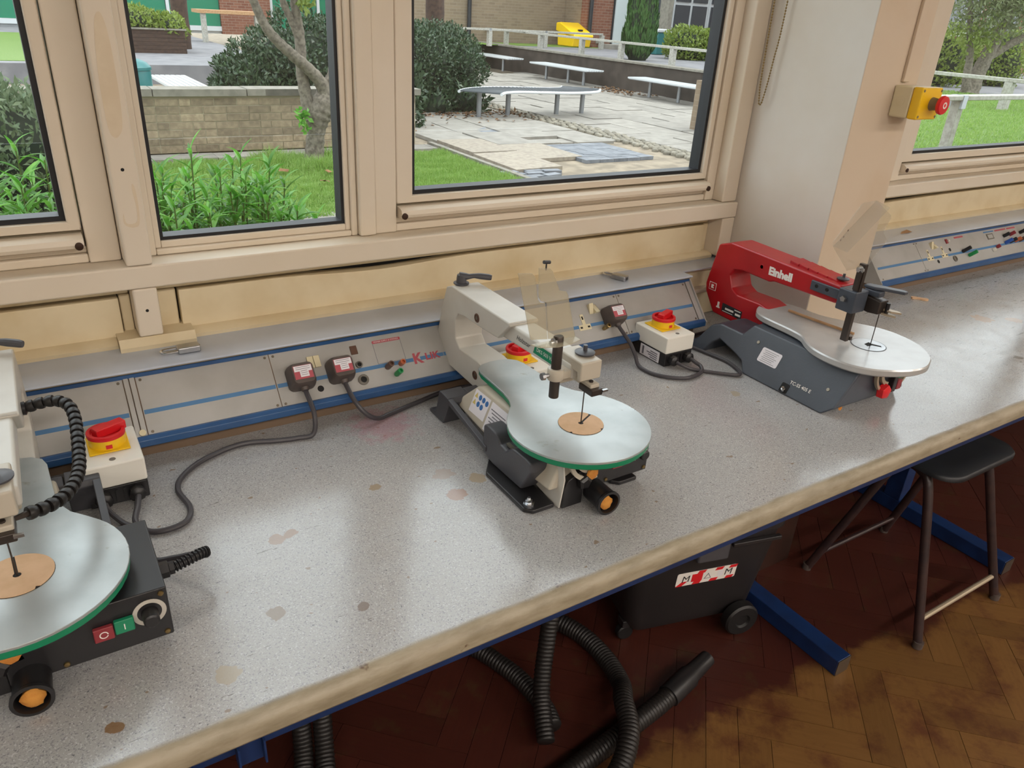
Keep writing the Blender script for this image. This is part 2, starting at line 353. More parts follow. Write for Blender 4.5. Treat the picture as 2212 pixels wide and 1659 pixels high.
struct('wall_end_right', G().box(5.25, 7, 1.40, 1.62, 0.90, 2.45), M['white_wall'], 'white wall right of the windows')
# pillar between the two window bays: white reveal on the window side, cream front
pg = G().box(1.60, 1.81, 1.098, 1.459, 0.741, 2.9)
struct('wall_pillar_foot', G().box(1.60, 1.81, 1.098, 1.459, 0, 0.7405), M['dark_brown'], 'dark brown lower part of the pillar under the bench')  # lower pillar is a separate box in dark brown
pil = struct('wall_pillar', pg, M['pillar_paint'], 'white and cream pillar between the two window bays', bevel=0.003)
pil.data.materials.append(M['white_wall'])
for p in pil.data.polygons:
    if p.normal.x < -0.9: p.material_index = 1
obj('conduit', G().box(1.742, 1.764, 1.090, 1.098, 1.40, 2.9), M['pillar_paint'], pil, bevel=0.002)

# ceiling lamps (strip fittings across the room)
M['lamp'] = bpy.data.materials.new('lamp_diffuser'); M['lamp'].use_nodes = True
_nt = M['lamp'].node_tree; _b = _nt.nodes['Principled BSDF']; _b.inputs['Base Color'].default_value = (0.8, 0.8, 0.8, 1)
_b.inputs['Emission Color'].default_value = (1.0, 0.91, 0.82, 1); _b.inputs['Emission Strength'].default_value = LAMP
lamp0 = None
for i, (lx, ly) in enumerate([(-2.2, -1.9), (0.3, -1.9), (2.8, -1.9), (5.3, -1.9), (-2.2, -4.4), (0.3, -4.4), (2.8, -4.4), (5.3, -4.4)]):
    if lamp0 is None:
        lamp0 = thing('ceiling_light', 'white ceiling strip light, first from the left in the row nearer the windows', 'ceiling light', (lx, ly, 2.9), group='ceiling strip lights')
        obj('housing', G().box(-0.78, 0.78, -0.16, 0.16, -0.05, -0.001), M['white_pl'], lamp0, bevel=0.006)
        obj('diffuser', G().prism(rrect(-0.75, 0.75, -0.14, 0.14, 0.03), 'z', -0.075, -0.051), M['lamp'], lamp0)
    else:
        c = copy_tree(lamp0); c.location = (lx, ly, 2.9)
        c['label'] = 'white ceiling strip light, %s from the left in the row %s the windows' % (('first', 'second', 'third', 'fourth')[i % 4], 'nearer' if i < 4 else 'farther from')

# ------------------------------------------------------------------ windows
def wbox(parent, name, x0, x1, y0, y1, z0, z1, mat='cream', bevel=0.003):
    return obj(name, G().box(x0, x1, y0, y1, z0, z1), M[mat], parent, bevel=bevel, world=True)
def ring(parent, name, x0, x1, z0, z1, w, y0, y1, mat, bevel=0.003, wz=None):
    wz = wz or w
    for nm, a in ((name, (x0, x0+w, y0, y1, z0, z1)), (name, (x1-w, x1, y0, y1, z0, z1)), (name, (x0+w, x1-w, y0, y1, z0, z0+wz)), (name, (x0+w, x1-w, y0, y1, z1-wz, z1))):
        wbox(parent, nm, *a, mat, bevel)
ZT = 2.45
def casement(name, label, x0, x1, sx0, sx1, gx0, gx1, gz=1.1495):
    t = thing(name, label, None, (0.5*(x0+x1), 1.45, 1.074), kind='structure')
    wbox(t, 'frame_stile', x0, sx0-0.002, 1.420, 1.49, 1.0745, ZT); wbox(t, 'frame_stile', sx1+0.002, x1, 1.420, 1.49, 1.0745, ZT)
    wbox(t, 'frame_rail', sx0-0.002, sx1+0.002, 1.424, 1.49, 1.0745, 1.090); wbox(t, 'frame_rail', sx0-0.002, sx1+0.002, 1.430, 1.49, 1.0905, 1.103)
    wbox(t, 'frame_rail', sx0-0.002, sx1+0.002, 1.424, 1.49, ZT-0.04, ZT)
    wbox(t, 'sash_stile', sx0, gx0-0.004, 1.425, 1.475, 1.131, ZT-0.045, bevel=0.004); wbox(t, 'sash_stile', gx1+0.004, sx1, 1.425, 1.475, 1.131, ZT-0.045, bevel=0.004)
    # mitred bottom rail
    g = G().add([(sx0, 1.4248, 1.1312), (sx1, 1.4248, 1.1312), (gx1+0.004, 1.4248, gz-0.004), (gx0-0.004, 1.4248, gz-0.004), (sx0, 1.474, 1.1312), (sx1, 1.474, 1.1312), (gx1+0.004, 1.474, gz-0.004), (gx0-0.004, 1.474, gz-0.004)],
                [(0, 1, 2, 3), (7, 6, 5, 4), (0, 4, 5, 1), (1, 5, 6, 2), (2, 6, 7, 3), (3, 7, 4, 0)])
    obj('sash_rail', g, M['cream'], t, bevel=0.0012, world=True)
    wbox(t, 'sash_rail', gx0, gx1, 1.425, 1.475, ZT-0.10, ZT-0.045)
    ring(t, 'gasket', gx0-0.004, gx1+0.004, gz-0.004, ZT-0.095, 0.0085, 1.436, 1.470, 'gasket', 0)
    obj('pane', G().box(gx0, gx1, 1.452, 1.456, gz, ZT-0.1), M['glass'], t, world=True)
    wbox(t, 'frame_rail', sx0-0.001, sx1+0.001, 1.434, 1.49, 1.1035, 1.1325, 'olive', 0)
    pr = [(1.4045, 1.106), (1.402, 1.112), (1.4045, 1.120), (1.412, 1.1245), (1.43, 1.126), (1.43, 1.1035), (1.41, 1.1035)]
    obj('drip_bar', G().prism(pr, 'x', sx0+0.002, sx1-0.002), M['cream'], t, world=True)
    for bx in (sx0+0.008, sx1-0.010): obj('hinge_bolt', G().lathe((bx, 1.4035, 1.110), (0, -1, 0), [(0.0065, 0), (0.0065, 0.003), (0.004, 0.0045)], 14), M['rust'], t, world=True)
    return t
casement('window_1', 'left opening casement window with cream frame', -0.93, 0.119, -0.85, 0.068, -0.80, 0.0437)
casement('window_3', 'wide opening casement window beside the pillar', 0.588, 1.547, 0.637, 1.516, 0.678, 1.496)
casement('window_4', 'casement window in the bay right of the pillar', 2.32, 3.95, 2.378, 3.90, 2.432, 3.86, 1.157)
w2 = thing('window_2', 'narrow fixed window pane left of the centre', None, (0.36, 1.45, 1.074), kind='structure')
ring(w2, 'frame_outer', 0.163, 0.552, 1.0745, ZT, 0.013, 1.424, 1.49, 'cream', 0.003, 0.011)
ring(w2, 'glazing_bead', 0.176, 0.539, 1.0855, ZT-0.011, 0.010, 1.431, 1.475, 'cream', 0.002, 0.0125)
ring(w2, 'gasket', 0.186, 0.529, 1.098, ZT-0.025, 0.006, 1.437, 1.47, 'gasket', 0, 0.006)
obj('pane', G().box(0.19, 0.525, 1.452, 1.456, 1.102, ZT-0.03), M['glass'], w2, world=True)
w5 = thing('window_5', 'window further left along the same wall', None, (-1.7, 1.45, 1.074), kind='structure')
ring(w5, 'frame_outer', -2.5, -0.98, 1.0745, ZT, 0.05, 1.424, 1.49, 'cream'); obj('pane', G().box(-2.45, -1.03, 1.452, 1.456, 1.124, ZT-0.05), M['glass'], w5, world=True)
w6 = thing('window_6', 'window further right along the same wall', None, (4.6, 1.45, 1.074), kind='structure')
ring(w6, 'frame_outer', 3.99, 5.2, 1.0745, ZT, 0.05, 1.424, 1.49, 'cream'); obj('pane', G().box(4.04, 5.15, 1.452, 1.456, 1.124, ZT-0.05), M['glass'], w6, world=True)
# timber window framing: sill rails, mullions, posts
def trim(i, x0, x1, y0, y1, z0, z1, label, mat='cream', bevel=0.004):
    return struct('trim_%d' % i, G().box(x0, x1, y0, y1, z0, z1), M[mat], label, bevel=bevel)
trim(1, -2.6, 1.599, 1.375, 1.46, 1.0335, 1.0740, 'thick cream sill rail below the left windows')
trim(2, 0.120, 0.1615, 1.375, 1.47, 1.0745, ZT, 'deep cream mullion with drilled hole between the left windows')
trim(3, 0.5525, 0.5875, 1.412, 1.47, 1.0745, ZT, 'slim cream mullion between narrow and wide window')
trim(4, 1.5475, 1.599, 1.385, 1.47, 1.0745, ZT, 'cream post between wide window and pillar')
trim(5, 0.1215, 0.1615, 1.377, 1.46, 0.9445, 1.0330, 'short cream post below the sill rail', 'cream')
trim(6, 1.553, 1.599, 1.377, 1.46, 0.9300, 1.0330, 'short cream post below the sill rail by the pillar')
trim(7, 1.811, 4.2, 1.375, 1.46, 1.0365, 1.0740, 'thick cream sill rail in the right bay')
trim(8, 1.811, 2.318, 1.42, 1.47, 1.0745, ZT, 'cream infill panel right of the pillar')
trim(9, -0.98, -0.932, 1.39, 1.47, 1.0745, ZT, 'cream mullion at the far left')
trim(10, 3.952, 3.99, 1.39, 1.47, 1.0745, ZT, 'cream mullion at the far right')
for x, y, z in ((0.139, 1.3745, 1.235), (0.1405, 1.3765, 0.993)):
    obj('screw_hole', G().lathe((x, y+0.0005, z), (0, -1, 0), [(0.0028, 0), (0.0024, 0.0012)], 10), M['dark'], bpy.data.objects['trim_2' if z > 1.1 else 'trim_5'])
M['patch'] = pm('old_filler_paint', 'd0bfa4', 0.6, col2='d6c6ac', ns=30)
t2_ = bpy.data.objects['trim_2']
for pl_ in ([(0.1275, 1.150), (0.133, 1.143), (0.143, 1.141), (0.151, 1.147), (0.1535, 1.175), (0.1525, 1.205), (0.149, 1.212), (0.148, 1.20), (0.150, 1.175), (0.148, 1.152), (0.140, 1.147), (0.131, 1.150), (0.1295, 1.165)], [(0.129, 1.300), (0.135, 1.285), (0.143, 1.288), (0.150, 1.305), (0.1525, 1.36), (0.151, 1.43), (0.145, 1.462), (0.136, 1.455), (0.131, 1.42), (0.1275, 1.36)]):
    obj('paint_patch', G().prism(cr(pl_, 4, True), 'y', 1.3744, 1.3749), M['patch'], t2_)
# apron panels below the sill rail
ap = thing('trim_apron', 'cream boxed apron panels under the sill rails', None, (0.8, 1.43, 0.92), kind='structure')
wbox(ap, 'backing', -2.6, 1.599, 1.445, 1.458, 0.925, 1.0330, 'dark'); wbox(ap, 'backing', 1.811, 4.2, 1.445, 1.458, 0.925, 1.036, 'dark')
wbox(ap, 'head_rail', -2.6, 0.1205, 1.426, 1.4445, 1.012, 1.0330, 'cream_dirty'); wbox(ap, 'head_rail', 0.1625, 1.552, 1.426, 1.4445, 1.012, 1.0330, 'cream_dirty'); wbox(ap, 'head_rail', 1.811, 4.2, 1.426, 1.4445, 1.017, 1.0360, 'cream_dirty')
for a, b in ((0.103, 0.1208), (0.1622, 0.197), (1.534, 1.5525)): wbox(ap, 'side_board', a, b, 1.424, 1.4442, 0.928, 1.0116, 'cream_dirty')
def flap(x0, x1, dip, z0=0.934, z1=1.0095, w=None):
    N = 40; top = []
    for i in range(N+1):
        u = i/N; x = x1+(x0-x1)*u; q = (x-w[0])/(w[1]-w[0]) if w else 0.5
        top.append((x, z1-(dip*math.sin(math.pi*q)**2 if 0 < q < 1 else 0)))
    obj('flap', G().prism([(x0, z0), (x1, z0)]+top, 'y', 1.416, 1.444), M['cream_dirty'], ap, bevel=0.002, world=True)
flap(-2.6, 0.1015, 0, z1=1.008); flap(0.2005, 1.532, 0.0085, w=(0.36, 0.83)); flap(1.815, 4.2, 0.006, z1=1.0125, w=(1.6, 2.75))
pr = [(1.395, 0.9225), (1.393, 0.930), (1.400, 0.9345), (1.416, 0.9375), (1.445, 0.9375), (1.445, 0.9225)]
for a, b in ((-2.6, 0.087), (0.214, 1.5525), (1.811, 4.2)): obj('bottom_bead', G().prism(pr, 'x', a, b), M['cream_dirty'], ap, world=True)
obj('bottom_block', G().prism([(1.372, 0.9225), (1.369, 0.931), (1.374, 0.936), (1.380, 0.9438), (1.445, 0.9438), (1.445, 0.9225)], 'x', 0.0875, 0.2135), M['cream_dirty'], ap, world=True)
# bead chain of the roller blind
ch = thing('blind_chain', 'looped bead chain hanging from a blind beside the pillar', 'chain', (1.575, 1.36, 1.32))
path = cr([(1.578, 1.365, 2.44), (1.578, 1.364, 1.8), (1.579, 1.361, 1.42), (1.580, 1.3555, 1.335), (1.5803, 1.351, 1.3225), (1.581, 1.345, 1.335), (1.584, 1.338, 1.42), (1.586, 1.330, 1.6), (1.588, 1.325, 2.44)], 8)
obj('cord_core', G().tube(path, 0.0008, 5), M['brass'], ch, world=True)
gb = G(); acc = 0; last = Vector(path[0])
for p in path[1:]:
    p = Vector(p); L = (p-last).length; d = 0.0
    while acc + (L-d) >= 0.0062:
        st = 0.0062-acc; d += st; acc = 0; q = last.lerp(p, d/L)
        if q.z < 1.75: gb.lathe(q-Vector((0, 0, 0.0022)), (0, 0, 1), [(0.0005, 0), (0.0019, 0.001), (0.0022, 0.0022), (0.0019, 0.0034), (0.0005, 0.0044)], 7)
    acc += L-d; last = p
tag(obj('beads', gb, M['brass'], ch, world=True), kind='stuff')

# emergency stop on the pillar front
es = thing('emergency_stop', 'yellow emergency stop box with red mushroom button on pillar', 'stop button', (1.765, 1.098, 1.36))
obj('back_box', G().box(-0.040, 0.040, -0.046, -0.0002, -0.034, 0.034), M['cream_pl'], es, bevel=0.004)
obj('knockout', G().lathe((-0.0398, -0.022, 0.002), (-1, 0, 0), [(0.0105, 0), (0.0105, 0.0006), (0.0095, 0.0008)], 20), M['cream_pl'], es)
cv = obj('cover', G().box(-0.0402, 0.0402, -0.070, -0.0463, -0.0342, 0.0342), M['yellow'], es, bevel=0.004)
for a in (-1, 1):
    for b in (-1, 1): obj('screw', G().lathe((a*0.0335, -0.0699, b*0.0275), (0, -1, 0), [(0.003, 0), (0.003, 0.0008)], 10), M['olive'], cv)
obj('collar', G().lathe((0.008, -0.0698, 0), (0, -1, 0), [(0.0145, 0), (0.0135, 0.004), (0.012, 0.018)], 20), M['olive'], es)
btn = obj('mushroom_button', G().lathe((0.008, -0.0879, 0), (0, -1, 0), [(0.014, 0), (0.0195, 0.003), (0.0205, 0.008), (0.019, 0.0115), (0.0001, 0.0135)], 28), M['red_pl'], es)
obj('ring_mark', G().lathe((0.008, -0.1008, 0), (0, -1, 0), [(0.0072, 0), (0.0072, 0.0006), (0.0056, 0.0008), (0.0054, 0.0002)], 24), M['print_white'], btn)

# ================================================================== WORKBENCH
wbn = thing('workbench', 'long grey speckled workbench on blue steel frames under the windows', 'workbench', (0.7, 1.0, 0))
prof = []
for i in range(9):
    a = math.radians(90+22.5*i*0.5+0)  # front top rounding
    a = math.radians(90+11.25*i); prof.append((0.644+0.0175*math.cos(a), ZB-0.0175+0.0175*math.sin(a)))
prof += [(0.6265, ZB-0.030), (0.632, ZB-0.038), (0.660, ZB-0.038), (1.0965, ZB-0.038), (1.459, ZB-0.038), (1.459, ZB), (1.0965, ZB)]
xs = [-2.4, 1.5985, 1.8115, 4.4]; NP = len(prof); g = G()
v = [(x, p[0], p[1]) for x in xs for p in prof]; f = []
iA, iB, iC, iD = NP-4, NP-3, NP-2, NP-1   # bottom pillar line, back bottom, back top, top pillar line
for s in range(3):
    for j in range(NP):
        k = (j+1) % NP
        if s == 1 and j in (iA, iB, iC): continue
        f.append((s*NP+j, s*NP+k, (s+1)*NP+k, (s+1)*NP+j))
f.append((NP+iA, 2*NP+iA, 2*NP+iD, NP+iD)[::-1]); f.append(tuple(range(NP))[::-1]); f.append(tuple(range(3*NP, 4*NP)))
f.append((NP+iA, NP+iD, NP+iC, NP+iB)); f.append((2*NP+iA, 2*NP+iB, 2*NP+iC, 2*NP+iD))
g.add(v, f)
wt = obj('worktop', g, M['bench'], wbn, world=True, smooth=25)
bm = bmesh.new(); bm.from_mesh(wt.data); bmesh.ops.recalc_face_normals(bm, faces=bm.faces); bm.to_mesh(wt.data); bm.free(); wt.data.set_sharp_from_angle(angle=math.radians(25))
obj('front_rail', G().box(-2.35, 4.35, 0.648, 0.690, 0.712, ZB-0.0385), M['blue_dark'], wbn, bevel=0.002, world=True)
def leg_frame(x):
    uy = 1.28 if 1.5 < x < 1.6 else 1.08
    wbox(wbn, 'foot', x-0.026, x+0.026, 0.715, 1.34, 0.0005, 0.050, 'blue_dark', 0.003); wbox(wbn, 'upright', x-0.026, x+0.026, uy, uy+0.06, 0.0505, 0.70, 'blue_dark', 0.003)
    wbox(wbn, 'support_arm', x-0.026, x+0.026, 0.692, 1.36, 0.700, ZB-0.0386, 'blue_dark', 0.002)
    g = G().box(x-0.0255, x+0.0255, 0.7135, 0.7148, 0.001, 0.0495); obj('end_cap', g, M['screw'], wbn, world=True)
for x in (-1.5, 0.03, 1.555, 2.375, 3.9): leg_frame(x)
for x in (0.095, 0.018):
    g = G(); g.box(x-0.013, x+0.013, 0.640, 0.6478, 0.700, 0.735); g.box(x-0.0155, x-0.0132, 0.628, 0.6475, 0.703, 0.74); g.box(x+0.0132, x+0.0155, 0.628, 0.6475, 0.703, 0.74)
    obj('rail_bracket', g, M['blue_dark'], wbn, world=True)
for i, (x, z) in enumerate([(1.08, 0.765), (1.103, 0.766), (1.112, 0.7635), (1.17, 0.766), (1.185, 0.767)]):
    pass

# ================================================================== SERVICE TRUNKING
PB, PT = (1.235, 0.826), (1.306, 0.905)
_L = math.hypot(PT[0]-PB[0], PT[1]-PB[1]); PD = Vector((0, (PT[0]-PB[0])/_L, (PT[1]-PB[1])/_L)); PN = Vector((0, -PD.z, PD.y))
def PP(x, s, off=0.0): return Vector((x, PB[0], PB[1])) + PD*s + PN*off
def PF(x, s, off=0.0): return frame(PP(x, s, off), (1, 0, 0), PD)
def trunking(label, x0, x1, panels, strips):
    t = thing('service_trunking', label, 'trunking', (0.5*(x0+x1), 1.30, ZB))
    def pr(name, poly, mat, a=x0, b=x1, bev=0): return obj(name, G().prism(poly, 'x', a, b), M[mat], t, bevel=bev, world=True)
    pr('plinth', [(1.252, ZB+0.0004), (1.252, 0.810), (1.44, 0.810), (1.44, ZB+0.0004)], 'plinth', x0+0.01, x1-0.01)
    pr('bottom_rail', [(1.226, 0.8105), (1.223, 0.813), (1.223, 0.824), (1.229, 0.8295), (1.2365, 0.8275), (1.250, 0.8105)], 'blue', bev=0.0012)
    tp = PP(0, 0.107); pr('top_rail', [(tp.y-0.004, tp.z-0.001), (tp.y-0.0045, tp.z+0.006), (tp.y+0.001, tp.z+0.0085), (tp.y+0.02, tp.z+0.0085), (tp.y+0.02, tp.z-0.001)], 'blue')
    pr('edge_trim', [(1.297, 0.9150), (1.297, 0.9188), (1.44, 0.9188), (1.44, 0.9150)], 'olive')
    pr('shelf', [(1.292, 0.9190), (1.2915, 0.9205), (1.293, 0.9225), (1.4455, 0.9225), (1.4455, 0.9190)], 'shelf_grey')
    for a, b in panels:
        mp = PF(0, 0)
        p = obj('face_panel', G().box(a+0.0008, b-0.0008, 0.0015, 0.1045, -0.002, 0.0).xf(mp), M['panel'], t, world=True)
        obj('stripe', G().box(a+0.002, b-0.002, 0.0375, 0.0452, 0.0, 0.00025).xf(mp), M['stripe'], p)
        for sx in (a+0.0075, b-0.0075):
            for ss in (0.006, 0.099): obj('screw', G().lathe((0, 0, 0), (0, 0, 1), [(0.0026, 0), (0.0024, 0.0007)], 10).xf(PF(sx, ss)), M['screw'], p)
    bk = obj('backing', G().prism([(1.2525, 0.8105), (1.238, 0.8265), (PT[0]+0.004, PT[1]+0.004), (1.318, 0.9145), (1.44, 0.9145), (1.44, 0.8105)], 'x', x0+0.003, x1-0.003), M['plinth'], t, world=True)
    for a, b in strips: obj('joint_strip', G().box(a, b, -0.008, 0.107, 0.0, 0.003).xf(PF(0, 0)), M['panel'], t, bevel=0.001, world=True)
    return t
def lathe_on(t, name, x, s, prof, mat, n=18): return obj(name, G().lathe((0, 0, 0), (0, 0, 1), prof, n).xf(PF(x, s)), M[mat], t, world=True)
def socket(t, x, s, tx=0.0):
    g = G().prism([(-0.0045, 0.020), (-0.0045, -0.005), (-0.0165, -0.005), (-0.0165, -0.018), (0.0165, -0.018), (0.0165, -0.005), (0.0045, -0.005), (0.0045, 0.020)], 'z', 0, 0.0012).xf(PF(x, s))
    o = obj('socket_outlet', g, M['cream_pl'], t, world=True)
    for a, b, w, h in ((0, 0.011, 0.002, 0.004), (-0.0105, -0.0115, 0.0032, 0.0022), (0.0105, -0.0115, 0.0032, 0.0022)): obj('slot', G().box(a-w, a+w, b-h, b+h, 0.0013, 0.0015).xf(PF(x, s)), M['dark'], o)
def rockers(t, x, s, flat=True):
    for k in (-1, 1):
        g = G().box(-0.0058, 0.0058, -0.0115, 0.0115, 0, 0.004 if flat else 0.0055)
        if not flat: g.fn(lambda X, Y, Z: (X, Y, Z + (0.006*(Y/0.0115)*(-k) if Z > 0.001 else 0)))
        obj('rocker_switch', g.xf(PF(x+k*0.0062, s)), M['cream_pl'], t, bevel=0.0006, world=True)
def terminal(t, x, s, mat, ln=0.016, r=0.0045, tilt=0.0):
    ln *= 1.3; r *= 1.25
    g = G().lathe((0, 0, 0), (tilt, tilt*0.3, 1), [(r*0.8, 0), (r, 0.003), (r, ln), (r*0.6, ln+0.0006), (r*0.55, ln-0.004)], 14).xf(PF(x, s)); obj('terminal_post', g, M[mat], t, world=True)
M['green_pl'] = pm('green_plastic', '1f8f4e', 0.4); M['blue_pl'] = pm('blue_plastic', '2a55a8', 0.4); M['brown_pl'] = pm('brown_plastic', '5c4032', 0.45); M['orange_pl'] = pm('orange_plastic', 'b8623a', 0.45)
M['maroon'] = pm('maroon_plastic', '8a2f36', 0.4); M['grey_ring'] = pm('grey_plastic', '6a655c', 0.5)
tl = trunking('sloping aluminium service trunking with plugs along the left bay', -1.3, 1.385, [(-1.3, 0.077), (0.096, 0.3215), (0.3215, 0.72), (0.72, 1.1465), (1.1465, 1.371)], [(0.0775, 0.0855), (0.0868, 0.0950), (1.3715, 1.3845)])
obj('end_cap', G().prism([(1.224, 0.8107), (1.2225, 0.824), (1.229, 0.8300), (1.304, 0.914), (1.44, 0.914), (1.44, 0.8107)], 'x', 1.3852, 1.388), M['panel'], tl, world=True)
obj('back_ledge', G().box(1.389, 1.5985, 1.352, 1.44, ZB+0.0004, 0.850), M['cream_dirty'], tl, bevel=0.003, world=True); obj('ledge_lid', G().box(1.389, 1.5985, 1.335, 1.44, 0.8505, 0.860), M['cream'], tl, bevel=0.003, world=True)
obj('shelf', G().box(1.386, 1.5985, 1.33, 1.445, 0.9185, 0.9222), M['shelf_grey'], tl, bevel=0.001, world=True); obj('upstand', G().box(1.389, 1.5985, 1.36, 1.44, 0.8605, 0.918), M['cream_dirty'], tl, world=True)
rockers(tl, 0.3995, 0.0740); rockers(tl, 1.066, 0.0780, False); socket(tl, 1.029, 0.050)
lathe_on(tl, 'key_hole', 0.399, 0.0207, [(0.0062, 0), (0.0060, 0.0003)], 'dark'); lathe_on(tl, 'jack_ring', 0.484, 0.0521, [(0.0068, 0), (0.0066, 0.004), (0.0045, 0.0045), (0.0042, 0.0015)], 'grey_ring'); lathe_on(tl, 'jack_ring', 0.484, 0.021, [(0.0108, 0), (0.0106, 0.003), (0.0075, 0.0042), (0.0062, 0.0036), (0.006, 0.001)], 'grey_ring')
for _s, _r in ((0.0521, 0.0044), (0.021, 0.0060)): lathe_on(tl, 'jack_hole', 0.484, _s, [(_r, 0.0015), (_r-0.0002, 0.0017)], 'dark')
obj('meter_window', G().box(0.475, 0.489, 0.074, 0.092, 0.0, 0.002).xf(PF(0, 0)), M['brown_pl'], tl, world=True, bevel=0.001)
terminal(tl, 0.538, 0.036, 'brown_pl', 0.017, 0.0048, 0.15); terminal(tl, 0.567, 0.0375, 'orange_pl', 0.012, 0.0045, 0.1); terminal(tl, 0.552, 0.0182, 'green_pl', 0.017, 0.0045, 0.15)
lathe_on(tl, 'brass_tap', 1.078, 0.0265, [(0.0045, 0), (0.0055, 0.004), (0.0055, 0.012), (0.0045, 0.013), (0.0055, 0.014), (0.0055, 0.024), (0.0035, 0.0245), (0.0033, 0.018)], 'brass', 10)
for nm, a in (('printed_line', (0.5225, 0.5232, 0.0465, 0.0890)), ('printed_line', (0.5812, 0.5819, 0.0465, 0.0890)), ('printed_line', (0.5225, 0.5819, 0.0460, 0.0466))):
    obj(nm, G().box(*a, 0.0, 0.0003).xf(PF(0, 0)), M['ink'], tl, world=True)
obj('printed_banner', G().prism(rrect(0.522, 0.5822, 0.0885, 0.0945, 0.002), 'z', 0.0, 0.0003).xf(PF(0, 0)), M['print_red'], tl, world=True)
text('printed_title', 'POWER SUPPLY & CONNEX', 0.0042, PF(0.552, 0.0914, 0.0006), M['print_white'], tl, True)
obj('logo_ground', G().box(0.5965, 0.665, 0.0300, 0.0530, 0.00026, 0.0004).xf(PF(0, 0)), M['panel'], tl, world=True)
obj('logo_band', G().box(0.612, 0.664, 0.0375, 0.0452, 0.00041, 0.0005).xf(PF(0, 0)), M['stripe'], tl, world=True)
text('logo', 'K', 0.030, PF(0.606, 0.0415, 0.0008), M['print_red'], tl, True, bold=0.0012); text('logo', 'LIK', 0.020, PF(0.639, 0.0420, 0.0008), M['print_red'], tl, True, bold=0.0007, sx=1.15)
obj('clip', G().lathe((0.088, 0, 0), (0, 0, 1), [(0.006, 0.003), (0.0055, 0.0055)], 12).xf(PF(0, 0.006)), M['cream_pl'], tl, world=True)
trr = trunking('sloping aluminium service trunking with coloured terminals right of the pillar', 2.12, 4.3, [(2.136, 2.372), (2.372, 3.2), (3.2, 4.28)], [(2.1205, 2.1355)])
obj('end_cap', G().prism([(1.224, 0.8107), (1.2225, 0.824), (1.229, 0.8300), (1.304, 0.914), (1.44, 0.914), (1.44, 0.8107)], 'x', 2.1165, 2.1195), M['panel'], trr, world=True)
socket(trr, 2.418, 0.052); socket(trr, 2.500, 0.054); rockers(trr, 2.457, 0.0810, False)
for x, s in ((2.454, 0.0266), (2.543, 0.0587)): lathe_on(trr, 'key_hole', x, s, [(0.0062, 0), (0.006, 0.0003)], 'dark')
lathe_on(trr, 'jack_ring', 2.548, 0.0250, [(0.0105, 0), (0.0103, 0.003), (0.007, 0.004), (0.006, 0.001)], 'grey_ring'); obj('fuse_holder', G().box(2.536, 2.547, 0.080, 0.096, 0, 0.004).xf(PF(0, 0)), M['maroon'], trr, world=True, bevel=0.001)
lathe_on(trr, 'indicator', 2.546, 0.0865, [(0.003, 0.004), (0.003, 0.009), (0.001, 0.010)], 'white_pl')
for x, s, m, ln in ((2.607, 0.044, 'black_pl', 0.022), (2.632, 0.026, 'green_pl', 0.022), (2.816, 0.036, 'maroon', 0.010), (2.786, 0.027, 'white_pl', 0.008), (2.880, 0.045, 'blue_pl', 0.02), (2.908, 0.045, 'black_pl', 0.02), (2.944, 0.045, 'orange_pl', 0.018), (2.972, 0.044, 'brown_pl', 0.02), (2.888, 0.070, 'black_pl', 0.016), (2.928, 0.071, 'maroon', 0.016), (3.0, 0.072, 'black_pl', 0.018), (3.03, 0.045, 'black_pl', 0.02)): terminal(trr, x, s, m, ln, 0.005, 0.35)
for a, m in (((2.593, 2.646, 0.093, 0.099), 'print_red'), ((2.775, 2.84, 0.0935, 0.0985), 'stripe'), ((2.848, 2.92, 0.093, 0.0985), 'print_red'), ((2.928, 2.985, 0.093, 0.0985), 'print_red')):
    obj('printed_banner', G().box(*a, 0, 0.0003).xf(PF(0, 0)), M[m], trr, world=True)
obj('display_bezel', G().box(2.786, 2.826, 0.068, 0.0885, 0, 0.0015).xf(PF(0, 0)), M['grey_ring'], trr, world=True); obj('display', G().box(2.791, 2.821, 0.0715, 0.085, 0.0016, 0.0018).xf(PF(0, 0)), M['panel'], trr, world=True)

